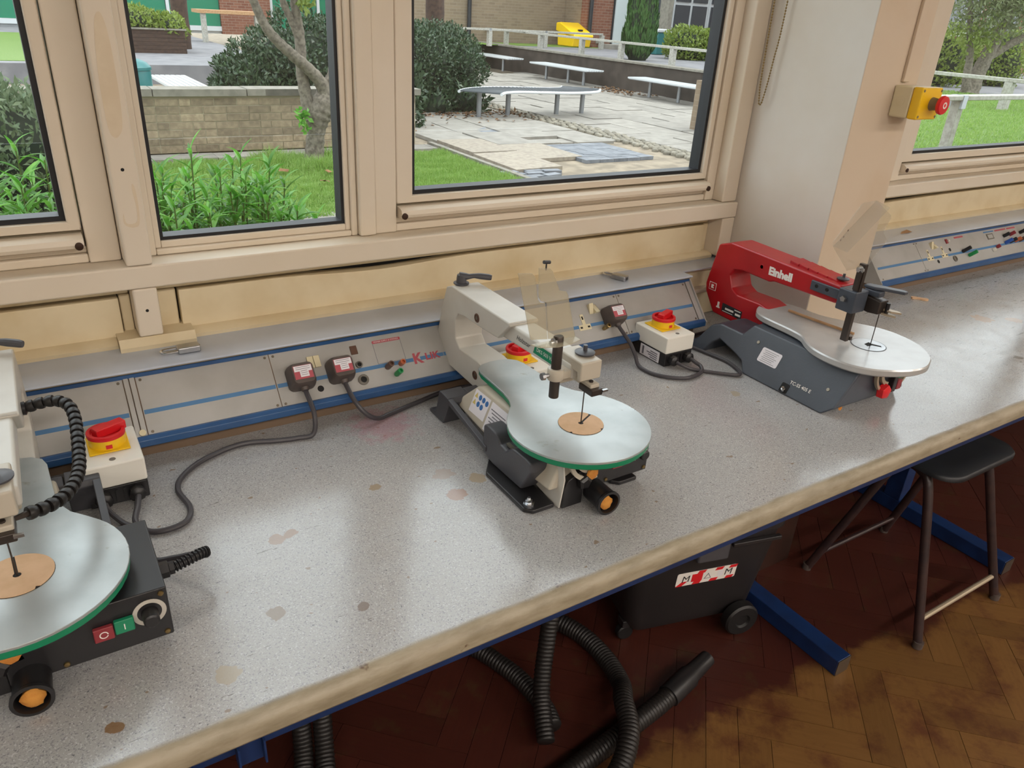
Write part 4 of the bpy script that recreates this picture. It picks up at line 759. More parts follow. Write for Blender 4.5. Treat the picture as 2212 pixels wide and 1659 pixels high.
def saw_red(x, y):
    t = thing('scroll_saw', 'red scroll saw with charcoal base and clear raised guard', 'scroll saw', (x, y, ZB))
    out = cr([(-0.061, 0.263), (-0.029, 0.280), (0.022, 0.281), (0.049, 0.240), (0.053, 0.173), (0.078, 0.119), (0.114, 0.056), (0.119, 0.0), (0.104, -0.052), (0.071, -0.094), (0.038, -0.115), (0, -0.126), (-0.047, -0.119), (-0.102, -0.090), (-0.133, -0.050), (-0.1415, -0.004), (-0.136, 0.040), (-0.120, 0.073), (-0.099, 0.103), (-0.091, 0.144), (-0.088, 0.202), (-0.081, 0.238)], 4, True)
    if sum(out[i][0]*out[(i+1) % len(out)][1]-out[(i+1) % len(out)][0]*out[i][1] for i in range(len(out))) < 0: out = out[::-1]
    M['table_grey'] = pm('grey_cast_table', 'bfc0c0', 0.24, 0.25, col2='b2b2b0', ns=9)
    obj('table', G().loft([ring_pts(shrink(out, 0.004), TZ-0.0165), ring_pts(out, TZ-0.013), ring_pts(out, TZ-0.003), ring_pts(shrink(out, 0.0022), TZ)]), M['table_grey'], t, smooth=35)
    obj('insert_rim', G().prism(circ(-0.004, 0.002, 0.0365, 40), 'z', TZ+0.0001, TZ+0.0004), M['dkgrey'], t); obj('table_insert', G().prism(circ(-0.004, 0.002, 0.0345, 40), 'z', TZ+0.0005, TZ+0.0008), M['steel'], t)
    obj('insert_slot', G().prism([(-0.010, 0.008), (0.008, 0.010), (0.006, 0.002), (0.014, -0.016), (0.010, -0.020), (0.0, -0.004), (-0.014, -0.003)], 'z', TZ+0.0009, TZ+0.0011), M['dark'], t)
    obj('blade', G().box(-0.0009, 0.0009, -0.0006, 0.0006, 0.09, 0.194), M['darksteel'], t)
    pf = [(0.075, 0.2285), (0.225, 0.234), (0.392, 0.239), (0.431, 0.225), (0.453, 0.119), (0.449, 0.098), (0.414, 0.050), (0.300, 0.046), (0.235, 0.072), (0.235, 0.112), (0.275, 0.121), (0.345, 0.119), (0.366, 0.130), (0.379, 0.160), (0.370, 0.176), (0.345, 0.181), (0.262, 0.179), (0.250, 0.184), (0.143, 0.186), (0.082, 0.187), (0.075, 0.193)]
    ar = obj('arm_casting', G().prism(pf, 'x', -0.040, 0.034), M['red_cast'], t, bevel=0.010, seg=2, ang=20)
    for k in range(5): obj('arm_rib', G().box(-0.024, 0.020, 0.100+k*0.026, 0.124+k*0.026, 0.228+k*0.0009, 0.2345+k*0.0016).fn(lambda X, Y, Z, k=k: (X, Y, Z-(0.003 if Y < 0.1005+k*0.026 else 0))), M['red_cast'], ar, bevel=0.001)
    for yy, zz in ((0.290, 0.208), (0.243, 0.092)): obj('screw_recess', G().lathe((-0.0398, yy, zz), (-1, 0, 0), [(0.0065, 0), (0.0060, 0.0006), (0.0045, 0.0008), (0.0043, 0.0002)], 14), M['red_cast'], ar)
    text('maker_name', 'Einhell', 0.0255, frame((-0.0404, 0.234, 0.2060), (0, -1, 0.02), (0, 0, 1)), M['print_white'], ar, sx=1.0, bold=0.0014)
    bd = obj('badge_frame', G().prism(rrect(0.4155, 0.4385, 0.1065, 0.1265, 0.001), 'x', -0.0405, -0.0402), M['print_white'], ar); obj('badge_field', G().prism(rrect(0.4168, 0.4372, 0.1078, 0.1252, 0.001), 'x', -0.0407, -0.0406), M['red_cast'], bd)
    obj('badge_mark', G().prism([(0.4315, 0.1115), (0.4315, 0.1215), (0.4235, 0.1215), (0.4225, 0.1185), (0.4265, 0.1165), (0.4225, 0.1142), (0.4225, 0.1115)], 'x', -0.0409, -0.0408), M['print_white'], bd)
    rl = obj('rating_plate', G().prism([(0.385, 0.064), (0.385, 0.086), (0.320, 0.084), (0.320, 0.062)], 'x', -0.0405, -0.0402), M['ink_black'], ar)
    g = G().box(-0.0408, -0.0406, 0.346, 0.374, 0.0715, 0.0765); g.box(-0.0408, -0.0406, 0.323, 0.340, 0.068, 0.0735); g.box(-0.0408, -0.0406, 0.324, 0.344, 0.079, 0.0815); g.box(-0.0408, -0.0406, 0.348, 0.382, 0.0655, 0.067); obj('plate_print', g, M['print_white'], rl)
    obj('care_mark', G().prism([(0.404, 0.068), (0.404, 0.072), (0.4015, 0.072), (0.4015, 0.084), (0.395, 0.084), (0.395, 0.072), (0.3925, 0.072), (0.3925, 0.068)], 'x', -0.0405, -0.0402), M['print_white'], ar)
    # front bracket, head, rectangular hold-down bar, tension lever
    br = obj('side_bracket', G().box(-0.0475, -0.041, 0.052, 0.146, 0.2005, 0.2225), M['slate'], t, bevel=0.002)
    for yy in (0.130, 0.103): obj('bracket_screw', G().lathe((-0.0474, yy, 0.213), (-1, 0, 0), [(0.0045, 0), (0.0042, 0.0008), (0.003, 0.001), (0.0028, 0.0002)], 12), M['black_pl'], br)
    obj('head_block', G().box(-0.062, -0.018, 0.024, 0.066, 0.186, 0.2335), M['slate'], t, bevel=0.003)
    obj('wing_screw', G().lathe((-0.062, 0.048, 0.214), (-1, 0, 0), [(0.004, 0), (0.004, 0.003), (0.0075, 0.0035), (0.0065, 0.008)], 5), M['steel'], t)
    obj('hold_down_bar', G().box(-0.053, -0.043, 0.026, 0.041, 0.1215, 0.292), M['darksteel'], t, bevel=0.0012); obj('bar_foot', G().box(-0.042, -0.034, 0.024, 0.032, 0.123, 0.131), M['darksteel'], t, bevel=0.001)
    obj('guard_bolt', G().lathe((-0.0535, 0.034, 0.280), (-1, 0, 0), [(0.0085, 0), (0.009, 0.003), (0.0045, 0.0035), (0.0045, 0.010)], 10), M['chrome'], t); obj('bar_bracket', G().box(-0.058, -0.0535, 0.028, 0.040, 0.236, 0.276), M['darksteel'], t, bevel=0.001)
    gp = [(-0.148, 0.336), (-0.150, 0.345), (-0.088, 0.413), (-0.080, 0.4165), (-0.043, 0.418), (0.022, 0.383), (0.0245, 0.375), (0.012, 0.352), (0.013, 0.347), (0.033, 0.330), (0.031, 0.325), (-0.013, 0.278), (-0.081, 0.277), (-0.084, 0.281)]
    gd = obj('blade_guard', G().prism(gp, 'y', 0.047, 0.0488), M['acrylic_clear'], t, bevel=0.0005)
    obj('guard_fold', G().add([(-0.043, 0.047, 0.418), (-0.148, 0.047, 0.336), (-0.139, 0.020, 0.330), (-0.036, 0.020, 0.409), (-0.043, 0.0455, 0.4185), (-0.148, 0.0455, 0.3365), (-0.1395, 0.0185, 0.3305), (-0.0365, 0.0185, 0.4095)], [(0, 1, 2, 3), (7, 6, 5, 4), (0, 4, 5, 1), (1, 5, 6, 2), (2, 6, 7, 3), (3, 7, 4, 0)]), M['acrylic_clear'], gd)
    for a, b in ((-0.128, 0.346), (-0.121, 0.352), (-0.112, 0.364)): obj('dirt_spot', G().lathe((a, 0.0468, b), (0, -1, 0), [(0.0022, 0), (0.0015, 0.0004)], 8), M['brown_pl'], gd)
    obj('head_washer', G().lathe((-0.006, 0.098, 0.2335), (0, 0, 1), [(0.013, 0), (0.0135, 0.002), (0.009, 0.0035), (0.003, 0.004), (0.003, 0.012)], 18), M['dkgrey'], t)
    obj('upper_clamp_block', G().prism([(-0.006, 0.189), (-0.006, 0.217), (0.050, 0.221), (0.050, 0.190), (0.018, 0.186)], 'x', -0.017, 0.012), M['darksteel'], t, bevel=0.002)
    tv = obj('tension_lever', G().box(-0.013, 0.008, 0.004, 0.040, 0.2215, 0.2335), M['slate'], t, bevel=0.002); obj('lever_blade', G().prism([(-0.012, 0.044), (0.006, 0.044), (0.022, 0.014), (0.036, -0.020), (0.033, -0.030), (0.022, -0.030), (0.004, 0.004), (-0.010, 0.02)], 'z', 0.234, 0.2405), M['slate'], tv, bevel=0.002)
    obj('blade_jaw', G().prism([(0.0, 0.020), (0.0, -0.024), (0.012, -0.040), (0.016, -0.030), (0.010, -0.006), (0.010, 0.020)], 'z', 0.196, 0.2), M['worn_tube'], t); obj('lower_jaw', G().prism([(-0.006, 0.010), (-0.004, -0.020), (0.004, -0.034), (0.009, -0.026), (0.006, 0.010)], 'z', 0.188, 0.192), M['worn_tube'], t); obj('jaw_screw', G().cyl((0.003, -0.012, 0.1925), (0.003, -0.012, 0.214), 0.0042, n=10), M['black_pl'], t)
    # base: flared charcoal shell with an arched rear foot
    bp = [(0.372, 0.0004), (0.318, 0.0004), (0.304, 0.028), (0.288, 0.042), (0.232, 0.030), (0.205, 0.022), (0.186, 0.0), (-0.030, 0.0), (-0.052, 0.020), (-0.060, 0.096), (0.222, 0.097), (0.238, 0.072), (0.306, 0.072), (0.330, 0.062), (0.348, 0.024), (0.372, 0.010)]
    bp = [(a, max(b, 0.0004)) for a, b in bp]
    def flare(X, Y, Z): return (-0.03+(X+0.03)*(1-0.42*min(Z, 0.1)/0.1), Y, Z)
    bs_ = obj('base_shell', G().prism(bp, 'x', -0.166, 0.092).fn(flare), M['slate'], t, bevel=0.004, seg=2, ang=20)
    def sideF(yy, zz, off=0.0006):
        k = -0.136*(-0.42)/0.1; e2 = Vector((k, 0, 1)).normalized(); X = -0.03-0.136*(1-0.42*zz/0.1); F_ = frame((X, yy, zz), (0, -1, 0), e2); return F_ @ Matrix.Translation((0, 0, off))
    lb = obj('test_label', G().prism(rrect(-0.027, 0.027, -0.017, 0.017, 0.004), 'z', 0, 0.0003).xf(sideF(0.142, 0.052)), M['paper'], bs_)
    g = G()
    for k in range(7): g.box(-0.020+0.003*(k % 2), 0.019-0.004*(k % 3), 0.0115-k*0.0042, 0.0124-k*0.0042, 0.0004, 0.0006)
    obj('label_print', g.xf(sideF(0.142, 0.052)), M['ink'], lb)
    text('model_name', 'TC-SS 405 E', 0.0105, sideF(0.040, 0.028), M['print_white'], bs_, bold=0.0001)
    for yy, zz in ((0.188, 0.070), (-0.018, 0.046)): obj('side_screw', G().lathe((0, 0, 0), (0, 0, 1), [(0.004, 0), (0.0036, 0.001)], 12).xf(sideF(yy, zz)), M['screw'], bs_)
    obj('bolt_pocket', G().prism(rrect(-0.010, 0.010, -0.011, 0.011, 0.003), 'z', 0, 0.0004).xf(sideF(0.072, 0.013)), M['dark'], bs_); obj('pocket_bolt', G().lathe((0, -0.002, 0), (0.2, 0.5, 1), [(0.005, 0), (0.0045, 0.004), (0.003, 0.0045), (0.003, 0.010)], 8).xf(sideF(0.072, 0.011)), M['chrome'], bs_)
    obj('rear_clip', G().box(-0.0435, -0.041, 0.236, 0.252, 0.050, 0.086), M['slate'], t); obj('front_wear', G().lathe((-0.125, -0.046, 0.014), (0, -1, 0.2), [(0.007, 0), (0.004, 0.0012)], 7), M['sawdust'], bs_)
    for nm, ro, ri, a0, a1, cx in (('tilt_scale', 0.052, 0.046, 180, 268, -0.006), ('tilt_arc', 0.036, 0.028, 190, 262, -0.006), ('tilt_scale', 0.052, 0.047, 285, 352, 0.010)):
        obj(nm, G().prism(circ(cx, 0.086, ro, 20, math.radians(a0), math.radians(a1))+circ(cx, 0.086, ri, 20, math.radians(a0), math.radians(a1))[::-1], 'y', -0.068, -0.061), M['worn_tube'], t)
    obj('tilt_knob', G().lathe((-0.022, -0.0605, 0.040), (0, -1, 0), [(0.014, 0), (0.0175, 0.003), (0.0165, 0.016), (0.010, 0.019)], 5), M['red_pl'], t)
    obj('switch_guard', G().box(0.004, 0.018, -0.072, -0.060, 0.032, 0.092), M['black_pl'], t, bevel=0.002); obj('stop_button', G().box(0.022, 0.038, -0.071, -0.0602, 0.034, 0.056), M['maroon'], t, bevel=0.0015); obj('start_button', G().box(0.022, 0.038, -0.069, -0.0602, 0.060, 0.086), M['green'], t, bevel=0.0015)
    return t
saw_red(1.477, 0.841)
tag(obj('wooden_stick', G().tube([(1.474, 1.058, ZB+TZ+0.0036), (1.480, 0.985, ZB+TZ+0.0036), (1.491, 0.893, ZB+TZ+0.0036)], 0.0033, 6), M['wood_strip']), 'thin pale wooden stick lying on the table of the red saw', 'stick')

# ================================================================== UNDER THE BENCH
st = thing('stool', 'low dark stool with steel tube legs half under the bench', 'stool', (2.02, 0.85, 0))
for xa, xb in ((1.823, 1.878), (2.219, 2.165)):
    pts = cr([(xa, 0.668, 0.004), (xa+(xb-xa)*0.5, 0.738, 0.23), (xb-(xb-xa)*0.1, 0.800, 0.425), (xb, 0.832, 0.458), (xb, 0.872, 0.462), (xb-(xb-xa)*0.1, 0.905, 0.43), (xa+(xb-xa)*0.5, 0.968, 0.23), (xa, 1.036, 0.004)], 6)
    obj('leg_frame', G().tube(pts, 0.0125, 12), M['brown_tube'], st, world=True)
    for yy in (0.668, 1.036): obj('ferrule', G().cyl((xa, yy, 0.0005), (xa, yy, 0.02), 0.0138, n=12), M['rubber'], st, world=True)
obj('stretcher', G().tube([(1.836, 0.690, 0.075), (2.206, 0.690, 0.075)], 0.0075, 10), M['worn_tube'], st, world=True); obj('stretcher', G().tube([(1.836, 1.013, 0.075), (2.206, 1.013, 0.075)], 0.0075, 10), M['brown_tube'], st, world=True)
N = 40; rings = []
for z, k in ((0.468, 0.94), (0.474, 1.0), (0.484, 1.0), (0.490, 0.97)): rings.append([(2.02+(px-2.02)*k, 0.87+(py-0.87)*k, z) for px, py in rrect(1.845, 2.195, 0.735, 1.005, 0.06, 8)])
rings.append([(2.02+(px-2.02)*0.6, 0.87+(py-0.87)*0.6, 0.484) for px, py in rrect(1.845, 2.195, 0.735, 1.005, 0.06, 8)])
obj('seat', G().loft(rings), M['seat'], st, world=True, smooth=60)

M['wheel'] = pm('black_wheel', '161516', 0.5)
vc = thing('vacuum_cleaner', 'charcoal wheeled dust extractor with red striped warning label', 'vacuum', (1.33, 1.16, 0), math.radians(-14))
def ringz(x0, x1, y0, y1, z, r=0.04): return [(px, py, z) for px, py in rrect(x0, x1, y0, y1, r, 5)]
obj('tank', G().loft([ringz(-0.17, 0.18, -0.145, 0.09, 0.045, 0.03), ringz(-0.19, 0.19, -0.155, 0.10, 0.08), ringz(-0.215, 0.220, -0.175, 0.11, 0.34)]), M['vac'], vc, smooth=40)
obj('lid', G().loft([ringz(-0.225, 0.228, -0.182, 0.115, 0.345), ringz(-0.225, 0.228, -0.182, 0.115, 0.40), ringz(-0.19, 0.19, -0.15, 0.09, 0.47)]), M['vac'], vc, smooth=40)
obj('latch', G().box(-0.045, 0.045, -0.196, -0.176, 0.285, 0.375), M['dkgrey'], vc, bevel=0.006)
for s_ in (-1, 1): obj('lid_ledge', G().box(-0.19 if s_ < 0 else 0.06, -0.06 if s_ < 0 else 0.205, -0.187, -0.174, 0.310, 0.322), M['vac'], vc, bevel=0.003)
obj('rear_wheel', G().lathe((0.140, -0.160, 0.0505), (0, -1, 0), [(0.045, 0), (0.050, 0.005), (0.050, 0.028), (0.045, 0.033), (0.022, 0.034), (0.018, 0.028)], 32), M['wheel'], vc); obj('rear_wheel', G().lathe((0.140, 0.092, 0.0505), (0, 1, 0), [(0.045, 0), (0.050, 0.005), (0.050, 0.028), (0.045, 0.033)], 32), M['wheel'], vc)
for yy in (-0.115, 0.075):
    cs = obj('caster', G().lathe((-0.175, yy+0.011, 0.0235), (0, -1, 0), [(0.020, 0), (0.023, 0.003), (0.023, 0.019), (0.020, 0.022)], 18), M['wheel'], vc); obj('caster_fork', G().box(-0.190, -0.155, yy-0.016, yy+0.016, 0.047, 0.07), M['vac'], vc, bevel=0.003)
# sloping front label: white ground, red bars, letters M
def VF(x, z, off=0.0):
    yy = -0.155-(z-0.08)/0.26*0.020; return frame((x, yy, z), (1, 0, 0), (0, -0.020, 0.26)) @ Matrix.Translation((0, 0, off))
sk = obj('warning_label', G().prism(rrect(-0.088, 0.088, -0.0225, 0.0225, 0.005), 'z', 0.0005, 0.0012).xf(VF(0.012, 0.215)), M['print_white'], vc)
def par(x, y0, y1, w=0.022, sh=0.024): 
    k = (y1-y0)/0.045*sh; return [(x, y0), (x+w, y0), (x+w+k, y1), (x+k, y1)]
for p in ([(-0.088, -0.0225), (-0.070, -0.0225), (-0.055, -0.008), (-0.072, -0.008)], par(-0.040, -0.0225, -0.013), par(0.010, -0.0225, -0.013), par(0.058, -0.0225, -0.0135), par(-0.030, 0.013, 0.0225), par(0.022, 0.013, 0.0225), par(0.063, 0.013, 0.0225), [(-0.044, -0.013), (-0.012, -0.013), (-0.012, 0.013), (-0.044, 0.013)]):
    obj('red_bar', G().prism(p, 'z', 0.0013, 0.0016).xf(VF(0.012, 0.215)), M['red_pl'], sk)
for xx, sz in ((-0.062, 0.031), (0.064, 0.031)): text('letter_m', 'M', sz, VF(0.012+xx, 0.215, 0.0018), M['ink_black'], sk, shear=0.1, bold=0.0)
tri = [(-0.011, -0.009), (0.011, -0.009), (0, 0.010)]; tri2 = [(-0.0075, -0.007), (0.0075, -0.007), (0, 0.006)]
obj('hazard_triangle', G().prism(tri, 'z', 0.0013, 0.0016).xf(VF(0.016, 0.214)), M['ink'], sk); obj('hazard_triangle', G().prism(tri2, 'z', 0.0017, 0.0019).xf(VF(0.016, 0.214)), M['print_white'], sk)
obj('notice_box', G().box(0.033, 0.050, -0.010, 0.010, 0.0013, 0.0015).xf(VF(0.012, 0.215)), M['paper'], sk)

def hose(label, pts, r=0.024, cuff=None):
    t = thing('dust_hose', label, 'hose', pts[0], group='ribbed extractor hoses on the floor')
    P = [Vector(p) for p in cr(pts, 24)]; L = [0.0]
    for a, b in zip(P[:-1], P[1:]): L.append(L[-1]+(b-a).length)
    nst = int(L[-1]/0.0032); pts2 = []; j = 0
    for i in range(nst):
        d = i*0.0032
        while j < len(L)-2 and L[j+1] < d: j += 1
        pts2.append(P[j].lerp(P[j+1], (d-L[j])/max(1e-9, L[j+1]-L[j])))
    obj('ribbed_tube', G().tube(pts2, [r*(1.0 if (i % 3) else 0.90) for i in range(nst)], 16), M['hose'], t, world=True, smooth=60)
    if cuff:
        a = P[0]; d = (P[0]-P[3]).normalized(); g = G().tube([a-d*0.06, a+d*0.02, a+d*0.03, a+d*0.10], [r*1.18, r*1.18, r*0.98, r*0.84], 20); obj('cuff', g, M['black_pl'], t, world=True)
h = 0.0245
hose('straight ribbed hose with tapered cuff pointing at the extractor', [(1.145, 0.876, h+0.01), (1.06, 0.861, h), (0.95, 0.845, h), (0.84, 0.830, h), (0.70, 0.812, h), (0.5, 0.79, h)], cuff=True)
hose('thick ribbed hose curving down from behind the extractor', [(0.93, 1.29, h), (0.985, 1.22, h), (1.022, 1.13, h), (1.027, 1.034, h), (1.002, 0.947, h+0.012), (0.955, 0.885, h+0.04), (0.90, 0.80, h+0.045), (0.80, 0.74, h+0.02), (0.6, 0.70, h)])
hose('ribbed hose hanging from the bench with an open lower end', [(0.752, 0.905, 0.028), (0.80, 1.0, 0.07), (0.85, 1.06, 0.16), (0.90, 1.11, 0.30), (0.93, 1.16, 0.5), (0.94, 1.2, 0.68)], 0.021)
hose('ribbed hose crossing behind the hanging hose', [(0.66, 1.33, h), (0.746, 1.234, h), (0.781, 1.153, h), (0.80, 1.08, h), (0.805, 0.99, h), (0.79, 0.93, h)], 0.022)
hose('left ribbed hose of a pair standing under the bench', [(0.305, 1.26, 0.5), (0.297, 1.22, 0.3), (0.285, 1.18, 0.12), (0.265, 1.11, 0.03), (0.20, 0.95, h), (0.1, 0.8, h)], 0.021)
hose('right ribbed hose of a pair standing under the bench', [(0.35, 1.25, 0.5), (0.342, 1.21, 0.3), (0.328, 1.165, 0.12), (0.306, 1.09, 0.03), (0.26, 0.93, h), (0.2, 0.78, h)], 0.021)

# ================================================================== OUTSIDE
ALB[0] = 0.66
M['lawn'] = pm('lawn_soil', '6f8f40', 0.9, col2='587834', ns=6, vec='World')
M['grass'] = leafmat('grass_blade', '86b84a', 'b8d478', 0, 70.0, 0.4, 0.5)
M['soil'] = pm('dry_soil', '918472', 0.95, col2='b3a48e', ns=5, vec='World', bumps=(40, 0.5))
M['slab'] = pm('paving_slab', 'aca69c', 0.75, col2='99938a', ns=6, vec='World', rnd=0.10, bumps=(90, 0.3))
M['slab_tan'] = pm('tan_gravel_slab', 'b8ad9c', 0.9, col2='a3978a', ns=18, vec='World', rnd=0.06, bumps=(120, 0.5))
M['paver'] = pm('blue_grey_paver', '8e9298', 0.6, col2='7b7f87', ns=12, vec='World', rnd=0.15)
M['cobble'] = pm('cobble_stone', 'a39b8a', 0.8, col2='857e70', ns=25, vec='World', rnd=0.2)
M['asphalt'] = pm('grey_path', '98979a', 0.9, col2='86858a', ns=3, vec='World')
M['brick'] = pm('weathered_brick', '9f8d74', 0.9, col2='bcaa8c', ns=20, vec='World', rnd=0.28, bumps=(80, 0.5))
M['mortar'] = pm('mortar', 'c9bda2', 0.95)
M['coping'] = pm('stone_coping', 'a59f92', 0.9, col2='8c877b', ns=12, vec='World', rnd=0.08)
M['retwall'] = pm('dark_rendered_wall', '5a5048', 0.9, col2='463d36', ns=4, vec='World')
M['bark'] = pm('grey_bark', '948a7c', 0.95, col2='6a6156', ns=30, vec='World', bumps=(60, 1.0))
M['bark_brown'] = pm('brown_bark', '5b463a', 0.95, col2='40302a', ns=20, vec='World', bumps=(60, 1.0))
M['galv'] = pm('galvanised_steel', 'b9bcc0', 0.4, 0.7); M['bench_steel'] = pm('coated_slat', '6d747a', 0.45, 0.4); M['bench_pale'] = pm('pale_bench_slat', 'f2f6f8', 0.3, 0.0)
M['timber'] = pm('weathered_timber', 'cfccc2', 0.7, col2='b0aca0', ns=30, vec='World')
M['leaf_lau'] = leafmat('glossy_lance_leaf', '55a032', '8cc858', 0.35, 14, 0.4, 0.3); M['leaf_dark'] = leafmat('dark_hedge_leaf', '2c452e', '5a744e', 0, 16, 0.2, 0.35); M['leaf_grey'] = leafmat('grey_green_leaf', '6a8560', '9aae86', 0, 25, 0.3, 0.5)
M['leaf_yel'] = leafmat('yellow_green_leaf', '7d9a36', 'b4c862', 0, 12, 0.4, 0.4); M['leaf_cyp'] = leafmat('cypress_frond', '3d6b2e', '5f8c44', 0, 12, 0.2, 0.6); M['leaf_tree'] = leafmat('tree_leaf', '7d8f58', '98a078', 0, 3, 0.4, 0.5)
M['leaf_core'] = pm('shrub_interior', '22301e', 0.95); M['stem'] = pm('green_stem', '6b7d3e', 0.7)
M['litter'] = pm('dead_leaf', 'a2764a', 0.85, col2='7c5634', ns=8, vec='World', rnd=0.25)
M['teal'] = pm('teal_bin_plastic', '2f7f80', 0.4); M['green_panel'] = pm('green_cladding', '128a66', 0.5); M['pvc'] = pm('white_upvc', 'e6eaec', 0.4); M['pane_far'] = pm('dark_far_glass', '4a4f55', 0.15); M['door_w'] = pm('white_door', 'e4edee', 0.5); M['pipe'] = pm('black_downpipe', '23262c', 0.5)
def brickmat(name, a, b, mor, sc):
    m, nt, bs = nmat(name); tx = nt.nodes.new('ShaderNodeTexBrick'); tc = coords(nt, 'Object', (1, 1, 1), (math.radians(90), 0, 0))
    sep = nt.nodes.new('ShaderNodeSeparateXYZ'); nt.links.new(nt.nodes.new('ShaderNodeTexCoord').outputs['Object'], sep.inputs[0])
    ad = nd(nt, 'ShaderNodeMath', operation='ADD'); nt.links.new(sep.outputs[0], ad.inputs[0]); nt.links.new(sep.outputs[1], ad.inputs[1])
    cb = nt.nodes.new('ShaderNodeCombineXYZ'); nt.links.new(ad.outputs[0], cb.inputs[0]); nt.links.new(sep.outputs[2], cb.inputs[1])
    nt.links.new(cb.outputs[0], tx.inputs[0]); tx.inputs['Color1'].default_value = lin(a); tx.inputs['Color2'].default_value = lin(b); tx.inputs['Mortar'].default_value = lin(mor)
    tx.inputs['Scale'].default_value = 1.0; tx.inputs['Brick Width'].default_value = 0.225; tx.inputs['Row Height'].default_value = 0.075; tx.inputs['Mortar Size'].default_value = 0.006
    c = mixc(nt, bw(nt, noise(nt, coords(nt, 'World'), 1.2, 4), 0.35, 0.7), tx.outputs[0], lin(b), 'MIX'); c = mixc(nt, 0.5, tx.outputs[0], c)
    nt.links.new(c, bs.inputs['Base Color']); bs.inputs['Roughness'].default_value = 0.9; return m
M['brick_tan'] = brickmat('tan_brickwork', '8e7a66', 'a08c74', 'a89a86', 1); M['brick_red'] = brickmat('red_brickwork', '84503e', '9a6650', 'a8988a', 1)

def fast_mesh(name, V, F, mat):
    me = bpy.data.meshes.new(name); V = np.asarray(V, np.float32); F = np.asarray(F, np.int32); k = F.shape[1]
    me.vertices.add(len(V)); me.vertices.foreach_set('co', V.ravel()); me.loops.add(F.size); me.loops.foreach_set('vertex_index', F.ravel())
    me.polygons.add(len(F)); me.polygons.foreach_set('loop_start', np.arange(0, F.size, k, dtype=np.int32)); me.update(calc_edges=True); me.materials.append(mat); return me
def unit(a): return a/np.maximum(1e-9, np.linalg.norm(a, axis=1, keepdims=True))
def leaf_arrays(P, D, Nn, ln, wd, fold=0.25):
    """rhombus leaves: base, left, tip, right"""
    D = unit(D); S = unit(np.cross(D, Nn)); Nn = np.cross(S, D); ln = np.broadcast_to(ln, (len(P),))[:, None]; wd = np.broadcast_to(wd, (len(P),))[:, None]
    a = P; tip = P+D*ln-Nn*ln*0.08; mid = P+D*ln*0.5
    V = np.stack([a, mid+S*wd*0.5+Nn*wd*fold, tip, mid-S*wd*0.5+Nn*wd*fold], 1).reshape(-1, 3); F = np.arange(len(P)*4).reshape(-1, 4); return V, F
def blob_core(c, r, seed, amp=0.12, sub=3):
    bm = bmesh.new(); bmesh.ops.create_icosphere(bm, subdivisions=sub, radius=1.0); rs = np.random.default_rng(seed); ph = rs.uniform(0, 6, 6)
    g = G()
    for v in bm.verts:
        n = v.co; k = 1+amp*(math.sin(3*n.x+ph[0])*math.sin(3.3*n.y+ph[1])+0.6*math.sin(6*n.z+ph[2]+4*n.x)+0.5*math.sin(7*n.y+ph[3]-3*n.z))
        g.v.append((c[0]+n.x*r[0]*k, c[1]+n.y*r[1]*k, max(c[2]+n.z*r[2]*k, 0.0 if c[2] < 3 else -9)))
    g.f = [tuple(v.index for v in f.verts) for f in bm.faces]; bm.free(); return g
def shrub(name, label, blobs, nleaf, ln, wd, mat, group=None, seed=1, cat='shrub', zmin=0.02, updir=0.5):
    rs = np.random.default_rng(seed); c0 = blobs[0][0]
    t = thing(name, label, cat, (c0[0], c0[1], zmin), group=group)
    tot = sum(b[1][0]*b[1][2]+b[1][1]*b[1][2] for b in blobs); VV = []; FF = []; off = 0
    for i, (c, r) in enumerate(blobs):
        n = int(nleaf*(r[0]*r[2]+r[1]*r[2])/tot); u = unit(rs.normal(size=(n, 3))); rad = rs.uniform(0.82, 1.06, (n, 1)); ph = rs.uniform(0, 6, 3)
        k = 1+0.12*np.sin(4*u[:, :1]+ph[0])*np.sin(4*u[:, 1:2]+ph[1])+0.07*np.sin(9*u[:, 2:3]+ph[2]+5*u[:, :1])
        P = np.array(c)+u*np.array(r)*rad*k; nrm = unit(u/np.array(r)); D = unit(nrm*0.6+rs.normal(size=(n, 3))*0.6+np.array([0, 0, updir])); keep = P[:, 2] > zmin
        V, F = leaf_arrays(P[keep], D[keep], nrm[keep]+rs.normal(size=(keep.sum(), 3))*0.35, ln*rs.uniform(0.7, 1.25, keep.sum()), wd*rs.uniform(0.8, 1.2, keep.sum())); VV.append(V); FF.append(F+off); off += len(V)
        g = blob_core(c, (r[0]*0.76, r[1]*0.76, r[2]*0.76), seed+i, 0.07); g.fn(lambda X, Y, Z: (X, Y, max(Z, zmin))); obj('foliage_core', g, M['leaf_core'], t, world=True)  # solid dark core added inside the leaves to block the view through
    o = link('foliage', fast_mesh('foliage', np.concatenate(VV), np.concatenate(FF), mat), t, True); tag(o, kind='stuff'); return t
def posts_box(t, name, x, y, z0, z1, w, mat, bevel=0.004): obj(name, G().box(x-w/2, x+w/2, y-w/2, y+w/2, z0, z1), M[mat], t, bevel=bevel, world=True)

